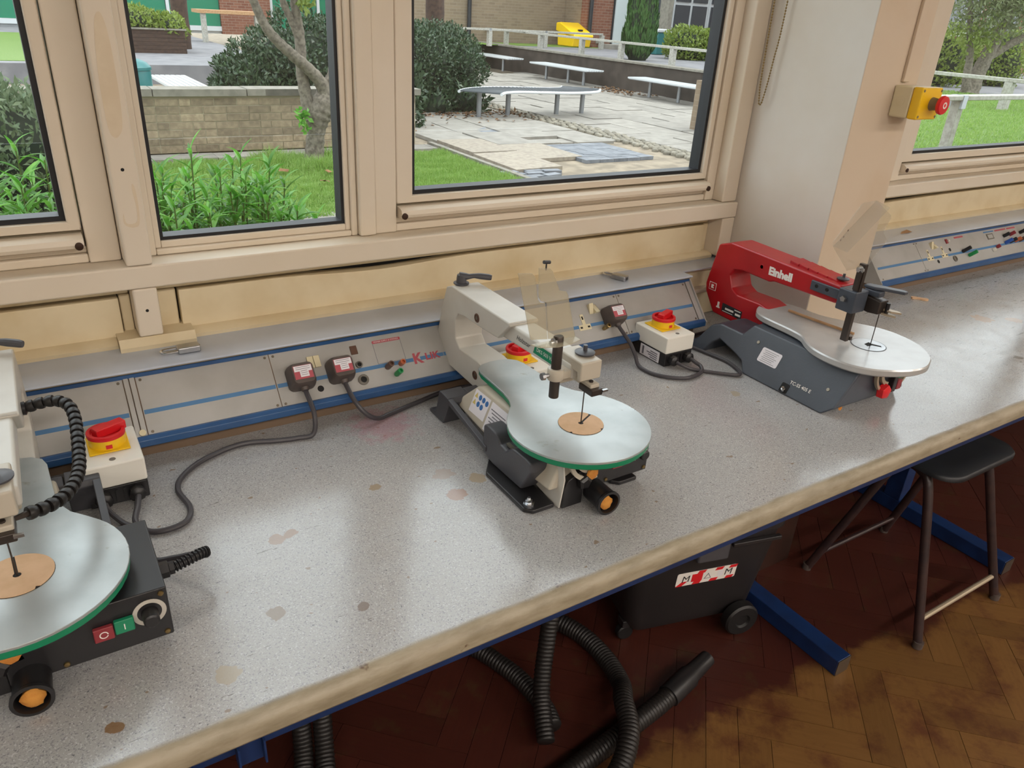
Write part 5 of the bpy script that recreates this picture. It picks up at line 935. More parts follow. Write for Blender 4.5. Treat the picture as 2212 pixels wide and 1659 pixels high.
# ---------- ground
struct('ground', G().add([(-40, 1.63, -0.012), (60, 1.63, -0.012), (60, 70, -0.012), (-40, 70, -0.012)], [(0, 1, 2, 3)]), M['soil'], 'bare ground outside the windows', smooth=0)
struct('ground_lawn', G().box(-3, 4.15, 5.55, 7.95, -0.011, 0.0), M['lawn'], 'green lawn between wall and path', smooth=0)
RP = [(5.6, 1.9), (6.0, 3.4), (8.9, 8.3), (11.95, 8.3), (11.95, 24.0), (60, 24), (60, 1.9)]
struct('ground_raised', G().prism(RP, 'z', -0.011, 0.598), M['asphalt'], 'raised grey path level beyond the patio', smooth=0)
struct('ground_raised_lawn', G().prism([(5.65, 1.95), (6.05, 3.4), (8.95, 8.2), (12.8, 8.2), (16.5, 7.2), (16.5, 1.95)], 'z', 0.5985, 0.606), M['lawn'], 'raised green lawn behind the right window', smooth=0)
struct('ground_verge', G().box(10.0, 15.6, 19.3, 20.6, 0.5985, 0.61), M['grass'], 'grass verge below the brick building', smooth=0)
struct('ground_terrace', G().box(-30, 4.9, 15.2, 60, -0.011, 0.30), M['asphalt'], 'grey terrace behind the hedge', smooth=0)
def grass(name, label, poly_fn, n, x0, x1, y0, y1, z, h, seed, w=0.004):
    rs = np.random.default_rng(seed); P = np.stack([rs.uniform(x0, x1, n), rs.uniform(y0, y1, n), np.full(n, z)], 1); P = P[[poly_fn(p[0], p[1]) for p in P]] if poly_fn else P
    n = len(P); clump = 0.6+0.8*(0.5+0.5*np.sin(P[:, 0]*9+np.sin(P[:, 1]*7)*2)*np.sin(P[:, 1]*11)); hh = h*clump*rs.uniform(0.6, 1.2, n); a = rs.uniform(0, 6.28, n); s = np.stack([np.cos(a), np.sin(a), np.zeros(n)], 1)*w
    tip = P+np.stack([rs.normal(0, 0.45, n)*hh, rs.normal(0, 0.45, n)*hh, hh], 1); V = np.stack([P-s, P+s, tip], 1).reshape(-1, 3); F = np.arange(n*3).reshape(-1, 3)
    return tag(link(name, fast_mesh(name, V, F, M['grass'])), label, 'grass', kind='stuff')
grass('lawn_grass', 'short green grass of the lawn below the tree', None, 90000, 0.4, 4.12, 5.55, 7.95, 0, 0.045, 3, 0.0045)
grass('tree_grass', 'longer grass tufts around the foot of the tree', lambda x, y: (x-2.55)**2+(y-7.55)**2*3 < 0.55, 9000, 1.7, 3.3, 7.0, 7.9, 0, 0.11, 4, 0.005)
grass('raised_grass', 'grass of the raised lawn in the right window', lambda x, y: (x > 6.0 and (y < 3.4+(x-6.0)*1.69)) , 60000, 6.0, 14.5, 3.0, 8.1, 0.606, 0.035, 5, 0.006)
# path along the building
pv = thing('path_near', 'slab path next to the building below the windows', None, (1.5, 4.8, 0), kind='structure')
sl_me = [mesh_of('path_slab', G().box(-0.297, 0.297, -0.297, 0.297, -0.011, 0.012), M['slab'], 0), mesh_of('path_slab', G().box(-0.297, 0.297, -0.14, 0.14, -0.011, 0.011), M['slab'], 0)]
for i in range(-2, 9):
    for j in range(2):
        o = link('path_slab', sl_me[0], pv, True); o.location = (i*0.6+0.1*j, 4.78+j*0.605, random.uniform(-0.002, 0.003))
for i in range(-2, 12):
    o = link('path_slab', sl_me[1], pv, True); o.location = (i*0.6+0.2, 8.24, random.uniform(-0.003, 0.003))
# ---------- patio: slabs, pavers, cobbles
pt = thing('patio', 'uneven paved patio with cobble strip and metal seats', None, (7, 10, 0), kind='structure')
mA = mesh_of('slab', G().box(-0.2925, 0.2925, -0.4425, 0.4425, -0.011, 0.03), M['slab'], 0); mB = mesh_of('slab', G().box(-0.2925, 0.2925, -0.4425, 0.4425, -0.011, 0.03), M['slab_tan'], 0); pvm = mesh_of('paver', G().box(-0.098, 0.098, -0.048, 0.048, -0.011, 0.028), M['paver'], 0)
def in_soil(x, y): return (4.3 < x < 6.15 and y < 6.95) and not (4.3 < x < 4.9 and y > 6.6)
ns = 0
for i in range(13):
    x = 4.6+i*0.6+ (0.0 if i < 4 else 0.42 if i >= 4 else 0)
    if x > 11.7: continue
    for j in range(14):
        y = 6.2+(0.45 if i % 2 else 0)+j*0.9
        if y > 17.6 or in_soil(x, y) or (9.0 < x and y < 8.7): continue
        if 5.35 < x < 6.45 and 6.5 < y < 8.1: continue
        o = link('slab', mB if (x < 5.6 and y < 8.4) else mA, pt, True); o.location = (x, y, random.uniform(-0.008, 0.008)+(0.012*random.random() if x < 5.6 else 0)); q_ = 0.018 if x < 5.6 else 0.007; o.rotation_euler = (random.uniform(-q_, q_), random.uniform(-q_, q_), random.uniform(-q_, q_)); ns += 1
for i in range(5):
    for j in range(10):
        o = link('paver', pvm, pt, True); o.location = (5.50+i*0.2, 6.95+j*0.1, random.uniform(-0.003, 0.002))
for i in range(4):
    for j in range(8):
        o = link('paver', pvm, pt, True); o.location = (5.35+i*0.2, 8.75+j*0.1, random.uniform(-0.003, 0.002))
for x, y, a in ((4.22, 6.5, 0.1), (4.45, 6.52, -0.1), (4.35, 6.38, 0.05), (4.58, 6.40, 0.2), (4.50, 6.63, 0.0), (4.70, 6.58, -0.15), (4.25, 6.28, 0.1), (4.48, 6.25, 0.0), (4.2, 6.62, 0.06)):
    o = link('paver', pvm, pt, True); o.location = (x, y, -0.008); o.rotation_euler = (0, 0, a)
cb = []
for k in range(4):
    rs = np.random.default_rng(20+k); g = G().lathe((0, 0, -0.02), (0, 0, 1), [(0.046, 0), (0.05, 0.03), (0.043, 0.046), (0.022, 0.054), (0.001, 0.056)], 8); a_ = rs.uniform(0.75, 1.1, 2); g.fn(lambda X, Y, Z: (X*a_[0], Y*a_[1], Z)); cb.append(mesh_of('cobble', g, M['cobble'], 50))
nc = 0
for j in range(56):
    for i in range(4):
        y = 6.55+j*0.098; 
        if nc >= 290: break
        o = link('cobble', cb[random.randrange(4)], pt, True); o.location = (6.835+i*0.1+random.uniform(-0.015, 0.015)+(0.05 if j % 2 else 0), y+random.uniform(-0.015, 0.015), random.uniform(-0.008, 0.004)); o.rotation_euler = (0, 0, random.uniform(0, 3)); nc += 1
obj('lawn_kerb', G().box(4.16, 4.22, 6.1, 8.4, -0.011, 0.035), M['coping'], pt, world=True)
# ---------- low brick wall
bw_ = thing('brick_wall', 'low weathered brick garden wall with stone coping', 'wall', (2.4, 8.6, 0))
obj('mortar_core', G().box(-0.60, 4.052, 8.5035, 8.712, 0, 0.545), M['mortar'], bw_, world=True)
bkm = [mesh_of('brick', G().box(-0.107, 0.107, -0.05, 0.05, -0.0325, 0.0325), M['brick'], 0), mesh_of('brick', G().box(-0.051, 0.051, -0.05, 0.05, -0.0325, 0.0325), M['brick'], 0)]
for r_ in range(7):
    x = 0.45+(0.1125 if r_ % 2 else 0)
    while x < 4.05:
        hd = random.random() < 0.18; w_ = 0.1125 if hd else 0.225
        if x+w_ > 4.075: break
        o = link('brick', bkm[1 if hd else 0], bw_, True); o.location = (x+w_/2, 8.5475+random.uniform(-0.004, 0.002), 0.0385+r_*0.075+random.uniform(-0.002, 0.002)); o.rotation_euler = (random.uniform(-0.01, 0.01), random.uniform(-0.012, 0.012), random.uniform(-0.006, 0.006)); x += w_
cpm = mesh_of('coping_stone', G().box(-0.445, 0.445, -0.15, 0.15, 0, 0.066), M['coping'], 0)
for k in range(6):
    o = link('coping_stone', cpm, bw_, True); o.location = (-0.12+k*0.9-0.0, 8.61, 0.5455+random.uniform(0, 0.004))
    if k == 5: o.location.x = 3.66; o.location.z = 0.546
    if k == 4: o.location.x = 2.765
# ---------- retaining wall of the raised path
rw = thing('retaining_wall', 'long dark retaining wall behind the metal seats', 'wall', (11.9, 14, 0)); obj('wall_face', G().box(11.72, 11.945, 8.25, 21.5, -0.01, 0.585), M['retwall'], rw, world=True); obj('wall_cap', G().box(11.68, 11.96, 8.25, 21.5, 0.5855, 0.625), M['coping'], rw, world=True)
obj('wall_pier', G().box(8.62, 8.9, 8.30, 8.6, -0.01, 0.72), M['brick_tan'], rw, world=True)
# ---------- tree in front of the brick wall
tr = thing('tree', 'forked grey-barked tree in front of the brick wall', 'tree', (2.53, 7.66, 0))
def limb(nm, pts, rr, seed, parent=tr, mat='bark', n=12):
    P = cr(pts, 6); R0 = []
    for i in range(len(P)):
        u = i/(len(P)-1)*(len(rr)-1); k = min(int(u), len(rr)-2); R0.append((rr[k]+(rr[k+1]-rr[k])*(u-k))*(1+0.06*math.sin(i*2.1+seed)))
    return obj(nm, G().tube(P, R0, n), M[mat], parent, world=True, smooth=70)
limb('trunk', [(2.53, 7.66, -0.01), (2.54, 7.66, 0.12), (2.565, 7.66, 0.30), (2.60, 7.66, 0.44), (2.66, 7.66, 0.56), (2.74, 7.68, 0.70), (2.78, 7.70, 0.80)], [0.115, 0.092, 0.088, 0.115, 0.125, 0.09, 0.07], 1)
limb('branch', [(2.70, 7.66, 0.60), (2.63, 7.63, 0.76), (2.50, 7.60, 0.89), (2.36, 7.57, 1.00), (2.24, 7.55, 1.10), (2.13, 7.54, 1.22), (2.05, 7.53, 1.38), (1.98, 7.5, 1.6), (1.9, 7.5, 2.2)], [0.085, 0.062, 0.056, 0.052, 0.048, 0.043, 0.038, 0.034, 0.02], 2)
limb('branch', [(2.53, 7.68, 0.42), (2.50, 7.69, 0.60), (2.47, 7.69, 0.84), (2.475, 7.7, 1.05), (2.47, 7.7, 1.22), (2.45, 7.7, 1.5), (2.5, 7.7, 2.2)], [0.072, 0.060, 0.054, 0.050, 0.047, 0.040, 0.02], 3)
limb('branch', [(2.475, 7.7, 1.12), (2.40, 7.69, 1.30), (2.33, 7.68, 1.46), (2.2, 7.66, 1.9)], [0.038, 0.034, 0.030, 0.02], 4)
limb('branch', [(2.76, 7.69, 0.74), (2.82, 7.7, 0.95), (2.86, 7.72, 1.2), (2.95, 7.75, 2.0)], [0.07, 0.055, 0.045, 0.02], 5)
rs = np.random.default_rng(9)
def sprig(cx, cy, cz, r, n, mat, ln, wd, parent):
    u = unit(rs.normal(size=(n, 3)))*rs.uniform(0.2, 1, (n, 1)); P = np.array([cx, cy, cz])+u*np.array(r); D = unit(rs.normal(size=(n, 3))+np.array([0, 0, -0.3])); V, F = leaf_arrays(P, D, rs.normal(size=(n, 3)), ln*rs.uniform(0.7, 1.3, n), wd); tag(link('leaf_cluster', fast_mesh('leaf_cluster', V, F, mat), parent, True), kind='stuff')
sprig(2.42, 7.55, 0.45, (0.07, 0.05, 0.13), 45, M['leaf_lau'], 0.07, 0.045, tr); sprig(2.52, 7.60, 1.47, (0.10, 0.1, 0.10), 60, M['leaf_yel'], 0.07, 0.04, tr); sprig(2.2, 7.5, 2.3, (1.0, 0.8, 0.5), 2200, M['leaf_tree'], 0.08, 0.04, tr); sprig(2.84, 7.6, 0.44, (0.03, 0.03, 0.04), 10, M['leaf_yel'], 0.06, 0.03, tr)
# ---------- lance-leaved shrubs just outside the glass: separate leaves
lf = []
for k in range(3):
    w_ = (0.025, 0.028, 0.022)[k]; g = G(); seg = 5; V = []
    for i in range(seg+1):
        u = i/seg; ww = w_*0.5*math.sin(math.pi*(0.06+0.90*u))**0.8*(1.15-0.5*u); z = 0.06*u*u*(-0.4-0.35*k)+0.015*u; y = 0.125*u
        V += [(-ww, y, z+ww*0.5), (0, y, z), (ww, y, z+ww*0.5)]
    F = []
    for i in range(seg):
        a = i*3; F += [(a, a+1, a+4, a+3), (a+1, a+2, a+5, a+4)]
    g.add(V, F); lf.append(mesh_of('leaf', g, M['leaf_lau'], 50))
def lance_shrub(label, stems, seed, maxleaf=295):
    rs2 = random.Random(seed); t = thing('lance_leaf_shrub', label, 'shrub', (stems[0][0], stems[0][1], 0), group='lance-leaved shrubs below the windows'); cnt = 0; rest = []; gs = G(); allL = []
    for (x, y, hgt, dx, dy) in stems:
        P = [Vector(p) for p in cr([(x, y, 0.0), (x+dx*0.35, y+dy*0.35, hgt*0.5), (x+dx, y+dy, hgt)], 6)]; gs.tube(P, [0.006-0.0035*i/(len(P)-1) for i in range(len(P))], 5)
        nl = 24
        for i in range(nl):
            u = 0.30+0.70*i/(nl-1); q = u*(len(P)-1); k = min(int(q), len(P)-2); p = P[k].lerp(P[k+1], q-k); az = i*2.4+rs2.uniform(-0.3, 0.3); el = 0.0+0.95*((u-0.30)/0.70)**2+rs2.uniform(-0.15, 0.15)
            allL.append((p, az, el, rs2.uniform(0.75, 1.1)*(0.62+0.38*min(1, (1.08-u)*4)), rs2.randrange(3)))
    allL.sort(key=lambda l: -l[0].z)
    for i, (p, az, el, s, k) in enumerate(allL):
        Mx = Matrix.Translation(p) @ Matrix.Rotation(az, 4, 'Z') @ Matrix.Rotation(el, 4, 'X') @ Matrix.Diagonal((s, s, s, 1))
        if cnt < maxleaf: o = link('leaf', lf[k], t, True, Mx); cnt += 1
        else: rest.append((Mx, k))
    if rest:
        V = []; F = []; off = 0
        for Mx, k in rest:
            me = lf[k]; V += [Mx @ v.co for v in me.vertices]; F += [[i+off for i in p.vertices] for p in me.polygons]; off += len(me.vertices)
        tag(link('lower_leaves', fast_mesh('lower_leaves', [tuple(v) for v in V], F, M['leaf_lau']), t, True), kind='stuff')
    tag(obj('stems', gs, M['stem'], t, world=True), kind='stuff'); return t
R2 = random.Random(5)
stA = [(0.45, 3.35, 0.80, 0.02, -0.02), (0.56, 3.30, 0.93, 0.03, 0.0), (0.66, 3.25, 0.84, 0.02, 0.0), (0.74, 3.30, 0.90, 0.04, 0.0), (0.83, 3.28, 0.86, 0.06, 0.0), (0.90, 3.32, 0.78, 0.06, 0.0)] + [(R2.uniform(0.38, 0.95), R2.uniform(3.0, 3.6), R2.uniform(0.56, 0.83), R2.uniform(-0.03, 0.10), R2.uniform(-0.05, 0.05)) for _ in range(78)]
lance_shrub('bright green lance-leaved shrub below the narrow fixed window', stA, 11)
stB = [(0.0, 3.2, 0.98, 0.0, 0), (0.05, 3.2, 0.93, 0.03, 0), (-0.08, 3.2, 0.92, -0.02, 0)] + [(R2.uniform(-0.35, 0.22), R2.uniform(2.95, 3.5), R2.uniform(0.6, 0.92), R2.uniform(-0.05, 0.06), R2.uniform(-0.05, 0.05)) for _ in range(60)]
lance_shrub('bright green lance-leaved shrub seen through the left casement', stB, 12)
shrub('grey_shrub', 'soft grey-green shrub behind the left casement', [((0.02, 4.3, 0.55), (0.42, 0.4, 0.55)), ((-0.35, 4.6, 0.62), (0.5, 0.4, 0.60))], 17000, 0.045, 0.016, M['leaf_grey'], seed=21)
# ---------- hedges behind the wall
shrub('hedge_shrub', 'broad dark evergreen shrub behind the brick wall', [((3.75, 11.4, 0.55), (0.95, 0.8, 0.72)), ((4.5, 11.7, 0.6), (0.8, 0.8, 0.72)), ((3.0, 11.3, 0.42), (0.6, 0.6, 0.45))], 22000, 0.07, 0.03, M['leaf_dark'], 'dark shrubs around the patio', 31)
shrub('hedge_shrub', 'low dark shrub left of the broad evergreen shrub', [((2.74, 11.0, 0.30), (0.36, 0.45, 0.42))], 3000, 0.085, 0.036, M['leaf_dark'], 'dark shrubs around the patio', 32)
shrub('hedge_shrub', 'rounded dark shrub left of the curved metal seat', [((5.55, 11.7, 0.62), (0.75, 0.8, 0.62)), ((6.25, 11.95, 0.58), (0.60, 0.8, 0.58)), ((5.2, 11.4, 0.62), (0.5, 0.6, 0.58))], 19000, 0.065, 0.028, M['leaf_dark'], 'dark shrubs around the patio', 33)
shrub('laurel_shrub', 'glossy laurel shrub at the end of the brick wall', [((4.42, 9.75, 0.35), (0.28, 0.3, 0.50))], 700, 0.12, 0.05, M['leaf_dark'], None, 34)
shrub('laurel_shrub', 'small leafy laurel under the curved metal seat', [((5.55, 10.95, 0.12), (0.30, 0.25, 0.20)), ((6.15, 11.0, 0.14), (0.3, 0.25, 0.22))], 600, 0.13, 0.045, M['leaf_dark'], None, 35)
n = 420; _lx = rs.uniform(4.3, 6.9, n); P = np.stack([_lx, 10.55+0.55*rs.uniform(-1, 1, n)**3*1.6-np.maximum(0, 4.9-_lx)*1.2, np.full(n, 0.045)], 1); V, F = leaf_arrays(P, np.stack([rs.normal(size=n), rs.normal(size=n), rs.normal(0, 0.15, n)], 1), np.stack([rs.normal(0, 0.3, n), rs.normal(0, 0.3, n), np.ones(n)], 1), 0.07*rs.uniform(0.6, 1.3, n), 0.035)
tag(link('leaf_litter', fast_mesh('leaf_litter', V, F, M['litter'])), 'drift of dry brown leaves below the dark shrubs', 'leaves', kind='stuff')
n = 160; P = np.stack([rs.uniform(10.8, 11.6, n), rs.uniform(12.6, 14.2, n), np.full(n, 0.045)], 1); V, F = leaf_arrays(P, np.stack([rs.normal(size=n), rs.normal(size=n), rs.normal(0, 0.15, n)], 1), np.stack([rs.normal(0, 0.3, n), rs.normal(0, 0.3, n), np.ones(n)], 1), 0.08, 0.05)
tag(link('leaf_litter', fast_mesh('leaf_litter', V, F, M['litter'])), 'scatter of dry leaves at the foot of the retaining wall', 'leaves', kind='stuff')
flm = mesh_of('fallen_leaf', G().add([(-0.05, 0, 0.0), (-0.02, -0.035, 0.012), (0.03, -0.028, 0.004), (0.055, 0, 0.018), (0.03, 0.03, 0.006), (-0.02, 0.034, 0.014)], [(0, 1, 2, 3, 4, 5)]), M['litter'], 0)
for x, y, a, lb in ((2.05, 7.1, 0.2, 'dry leaf on the lawn left of the tree foot'), (2.42, 6.95, 1.3, 'dry leaf on the lawn just in front of the tree foot'), (2.25, 6.55, 2.2, 'dry leaf on the lawn midway between tree and slab path'), (2.35, 6.25, 0.7, 'dry leaf on the lawn nearest the slab path'), (1.70, 7.2, 1.9, 'dry leaf on the lawn behind the shrub tips'), (3.15, 6.05, 0.3, 'dry leaf on the lawn in the wide window, farther from its left edge'), (3.05, 5.85, 2.6, 'dry leaf on the lawn in the wide window, near its lower edge'), (2.0, 7.55, 2.9, 'dry leaf on the lawn nearest the brick wall')):
    o = link('fallen_leaf', flm); o.location = (x, y, 0.05); o.rotation_euler = (0.2, 0.1, a); tag(o, lb, 'leaf', 'fallen leaves on the lawn')
# ---------- metal seats
ZS = 0.385
def straight_seat(label, x, y0, y1, legs):
    t = thing('metal_bench', label, 'bench', (x, 0.5*(y0+y1), 0), group='straight metal benches')
    for k in range(7): obj('slat', G().box(x-0.24+k*0.07, x-0.185+k*0.07, y0, y1, ZS-0.03, ZS), M['bench_pale'], t, world=True)
    obj('under_frame', G().box(x-0.23, x+0.23, y0+0.02, y1-0.02, ZS-0.045, ZS-0.0305), M['galv'], t, world=True)
    for yy in legs: obj('leg', G().cyl((x, yy, 0.03), (x, yy, ZS-0.045), 0.035, n=12), M['galv'], t, world=True)
straight_seat('pale metal bench against the retaining wall, behind the curved seat', 11.2, 14.3, 16.6, (16.2, 15.3, 14.7)); straight_seat('pale metal bench nearest the right edge of the wide window', 11.2, 10.9, 12.9, (12.45, 11.6)); straight_seat('far pale metal bench half hidden by the dark shrub', 11.2, 17.6, 20.0, (18.2, 19.5))
cs = thing('curved_bench', 'serpentine metal bench with radiating slats on four posts', 'bench', (6.9, 10.45, 0))
ctr = cr([(5.80, 10.02), (6.08, 10.28), (6.52, 10.40), (7.0, 10.32), (7.4, 10.26), (7.80, 10.36), (8.05, 10.62)], 9); n_ = len(ctr)
for i in range(0, n_-1):
    (xa, ya), (xb, yb) = ctr[i], ctr[i+1]; d = Vector((xb-xa, yb-ya)); d.normalize(); nn = Vector((-d.y, d.x)); w_ = 0.31
    L = math.hypot(xb-xa, yb-ya)*0.55; mx, my = (xa+xb)/2, (ya+yb)/2
    c4 = [(mx-d.x*L/2+nn.x*w_, my-d.y*L/2+nn.y*w_), (mx+d.x*L/2+nn.x*w_, my+d.y*L/2+nn.y*w_), (mx+d.x*L/2-nn.x*w_, my+d.y*L/2-nn.y*w_), (mx-d.x*L/2-nn.x*w_, my-d.y*L/2-nn.y*w_)]
    obj('slat', G().prism(c4, 'z', ZS+0.012, ZS+0.03), M['bench_steel'], cs, world=True)
for sgn in (-1, 1):
    e = []
    for i in range(n_):
        a, b = ctr[max(i-1, 0)], ctr[min(i+1, n_-1)]; d = Vector((b[0]-a[0], b[1]-a[1])); d.normalize(); e.append((ctr[i][0]-d.y*0.315*sgn, ctr[i][1]+d.x*0.315*sgn, ZS+0.012))
    obj('edge_tube', G().tube(e, 0.022, 8), M['bench_pale'], cs, world=True)
for x, y in ((5.95, 10.3), (6.55, 10.45), (7.42, 10.38), (7.95, 10.42)): obj('leg', G().cyl((x, y, 0.0), (x, y, ZS+0.011), 0.038, n=14), M['galv'], cs, world=True)
straight_seat('low grey metal bench behind the brick wall beside the teal bin', 2.05, 10.4, 12.5, (10.7, 12.2))
# ---------- bins, planter, far trees
tb_ = thing('litter_bin', 'round teal litter bin with domed lid behind the brick wall', 'bin', (1.34, 10.5, 0)); obj('drum', G().lathe((1.34, 10.5, 0), (0, 0, 1), [(0.19, 0), (0.2, 0.02), (0.205, 0.60), (0.2, 0.62)], 28), M['teal'], tb_, world=True); obj('lid', G().lathe((1.34, 10.5, 0.621), (0, 0, 1), [(0.215, 0), (0.215, 0.03), (0.17, 0.08), (0.09, 0.115), (0.001, 0.125)], 28), M['teal'], tb_, world=True)
pl = thing('planter', 'brown timber planter box on the far terrace', 'planter', (2.7, 18.4, 0.3))
for k in range(6): obj('plank', G().box(0.9, 3.40, 18.0, 18.04, 0.302+k*0.072, 0.370+k*0.072), M['bark_brown'], pl, world=True)
obj('side', G().box(3.36, 3.40, 18.041, 19.2, 0.302, 0.732), M['bark_brown'], pl, world=True); obj('soil', G().box(0.92, 3.355, 18.042, 19.2, 0.302, 0.70), M['soil'], pl, world=True); obj('rim', G().box(0.88, 3.43, 17.97, 18.06, 0.735, 0.765), M['coping'], pl, world=True)
shrub('planter_shrub', 'yellow-green shrub spilling over the timber planter', [((2.5, 18.5, 0.85), (0.7, 0.45, 0.28)), ((3.15, 18.4, 0.75), (0.35, 0.4, 0.28)), ((1.7, 18.5, 0.8), (0.6, 0.4, 0.3))], 4200, 0.09, 0.04, M['leaf_yel'], None, 41, zmin=0.5)
def far_trunk(label, x, y, z, r, h_): 
    t = thing('tall_tree', label, 'tree', (x, y, z)); limb('trunk', [(x, y, z), (x+0.03, y, z+h_*0.3), (x, y+0.02, z+h_*0.6), (x+0.02, y, z+h_)], [r*1.15, r, r*0.95, r*0.9], x, t, 'bark_brown'); 
    shrub_crown = np.random.default_rng(int(x*10)); n_ = 1500; u = unit(shrub_crown.normal(size=(n_, 3))); P = np.array([x, y, z+h_+0.6])+u*np.array([0.75, 0.75, 0.8])*shrub_crown.uniform(0.4, 1, (n_, 1)); V, F = leaf_arrays(P, shrub_crown.normal(size=(n_, 3)), shrub_crown.normal(size=(n_, 3)), 0.14, 0.06); tag(link('crown', fast_mesh('crown', V, F, M['leaf_dark']), t, True), kind='stuff')
far_trunk('brown tree trunk rising behind the timber planter', 3.62, 19.6, 0.3, 0.17, 4.5); far_trunk('brown tree trunk behind the dark shrub in the wide window', 7.0, 13.9, 0.0, 0.17, 4.5); far_trunk('broad dark trunk at the right of the narrow window', 5.3, 13.2, 0.0, 0.28, 4.5)
# ---------- fences: knee rails
def knee_rail(label, pts, z0, z1, w=0.10, thick=0.05, pw=0.11):
    t = thing('knee_rail_fence', label, 'fence', (pts[0][0], pts[0][1], z0), group='timber knee-rail fences')
    for (a, b) in zip(pts[:-1], pts[1:]):
        d = Vector((b[0]-a[0], b[1]-a[1])); L = d.length; d.normalize(); nn = Vector((-d.y, d.x))*w/2
        g = G().prism([(a[0]+nn.x, a[1]+nn.y), (b[0]+nn.x, b[1]+nn.y), (b[0]-nn.x, b[1]-nn.y), (a[0]-nn.x, a[1]-nn.y)], 'z', z1-thick, z1); obj('rail', g, M['timber'], t, bevel=0.006, world=True)
    for p in pts: posts_box(t, 'post', p[0], p[1], z0, z1-thick-0.001, pw, 'timber')
    for p in pts[1:-1]: obj('rail_strap', G().box(p[0]-0.03, p[0]+0.03, p[1]-w/2-0.003, p[1]+w/2+0.003, z1-thick-0.06, z1+0.002), M['galv'], t, world=True)
knee_rail('weathered knee rail along the top of the retaining wall', [(12.12, 10.9), (12.12, 12.9), (12.12, 14.6), (12.12, 16.1), (12.12, 17.9), (12.12, 19.6), (12.12, 21.2)], 0.6, 0.985)
knee_rail('pale knee rail in front of the brick building', [(9.3, 18.62), (11.0, 18.62), (12.75, 18.62), (14.7, 18.62)], 0.6, 1.02)
knee_rail('grey knee rail with metal strap across the right lawn', [(4.2, 3.42), (6.25, 3.42), (8.4, 3.42), (10.6, 3.42)], 0.606, 1.095, 0.10, 0.035, 0.07)
knee_rail('far knee rail in front of the bushes in the right window', [(11.86, 9.6), (11.86, 7.9), (11.86, 5.85), (11.86, 4.0)], 0.6, 1.02)
# ---------- cypress, grit bin, hedge by the building
cy = thing('cypress', 'slim dark green columnar cypress above the retaining wall', 'tree', (12.62, 14.6, 0.6)); n_ = 9000; rs3 = np.random.default_rng(51); hz_ = rs3.uniform(0, 1, n_); prof_ = 0.40*np.minimum(1, (hz_+0.02)*9)**0.4*(1-hz_)**0.62; az = rs3.uniform(0, 6.283, n_); rad = prof_*rs3.uniform(0.75, 1.03, n_)*(1+0.08*np.sin(az*5+hz_*20)); P = np.stack([12.62+rad*np.cos(az), 14.6+rad*np.sin(az), 0.62+hz_*2.9], 1); D = np.stack([np.cos(az)*0.25, np.sin(az)*0.25, np.ones(n_)], 1)+rs3.normal(0, 0.12, (n_, 3)); V, F = leaf_arrays(P, D, np.stack([np.cos(az), np.sin(az), 0*az], 1)+rs3.normal(0, 0.3, (n_, 3)), 0.16*rs3.uniform(0.6, 1.2, n_), 0.035)
tag(link('foliage', fast_mesh('foliage', V, F, M['leaf_cyp']), cy, True), kind='stuff'); obj('foliage_core', G().lathe((12.62, 14.6, 0.6), (0, 0, 1), [(0.2, 0), (0.33, 0.3), (0.33, 0.9), (0.25, 1.8), (0.1, 2.7), (0.01, 2.9)], 14), M['leaf_core'], cy, world=True)  # dark solid core added behind the fronds so nothing shows through
gb_ = thing('grit_bin', 'yellow grit bin with sloping lid beside the brick building', 'bin', (14.6, 19.75, 0.61)); obj('tub', G().prism([(19.35, 0.612), (20.1, 0.612), (20.15, 1.0), (19.30, 0.86)], 'x', 14.22, 14.86), M['yellow'], gb_, bevel=0.03, world=True); obj('lid', G().prism([(19.24, 0.87), (20.2, 1.005), (20.2, 1.22), (20.0, 1.24), (19.26, 0.95)], 'x', 14.19, 14.89), M['yellow'], gb_, bevel=0.03, world=True); obj('lid_handle', G().box(14.48, 14.62, 19.43, 19.50, 1.03, 1.075), M['black_pl'], gb_, world=True)
shrub('clipped_hedge', 'clipped yellow-green hedge in front of the far classroom windows', [((14.75, 15.2, 0.92), (0.65, 0.45, 0.42)), ((15.6, 15.0, 0.92), (0.8, 0.45, 0.42))], 6000, 0.08, 0.045, M['leaf_yel'], None, 61, zmin=0.6)
# ---------- school buildings
def bldg(label, loc): return thing('school_building', label, 'building', loc)
bA = bldg('tan and red brick building with white door beyond the fence', (16, 21, 0.6))
obj('wall_tan', G().box(8.6, 14.84, 20.7, 21.0, 0.3, 6.0), M['brick_tan'], bA, world=True)
obj('wall_red', G().box(14.85, 18.2, 19.6, 19.9, 0.59, 6.0), M['brick_red'], bA, world=True); obj('wall_return', G().box(14.85, 15.1, 19.91, 21.0, 0.59, 6.0), M['brick_tan'], bA, world=True)
for x, y in ((11.5, 20.62), (14.92, 19.52)): obj('downpipe', G().cyl((x, y, 0.6), (x, y, 6.0), 0.06, n=12), M['pipe'], bA, world=True)
dr = obj('door', G().box(15.85, 16.47, 19.54, 19.58, 0.72, 2.75), M['door_w'], bA, world=True); obj('door_frame', G().box(15.79, 16.53, 19.585, 19.598, 0.72, 2.83), M['pipe'], bA, world=True); obj('door_step', G().box(15.3, 17.0, 18.9, 19.53, 0.60, 0.72), M['slab'], bA, world=True)
obj('narrow_window', G().box(17.30, 17.62, 19.56, 19.598, 1.15, 2.6), M['pane_far'], bA, world=True); obj('vent', G().box(15.25, 15.42, 19.58, 19.598, 0.72, 0.86), M['coping'], bA, world=True)
bB = bldg('classroom block with white framed windows at the right of the wide window', (18.5, 17.0, 0.6))
bx0 = 17.2
obj('panel_wall', G().box(15.9, 26, 17.2, 17.5, 0.59, 1.15), M['green_panel'], bB, world=True)
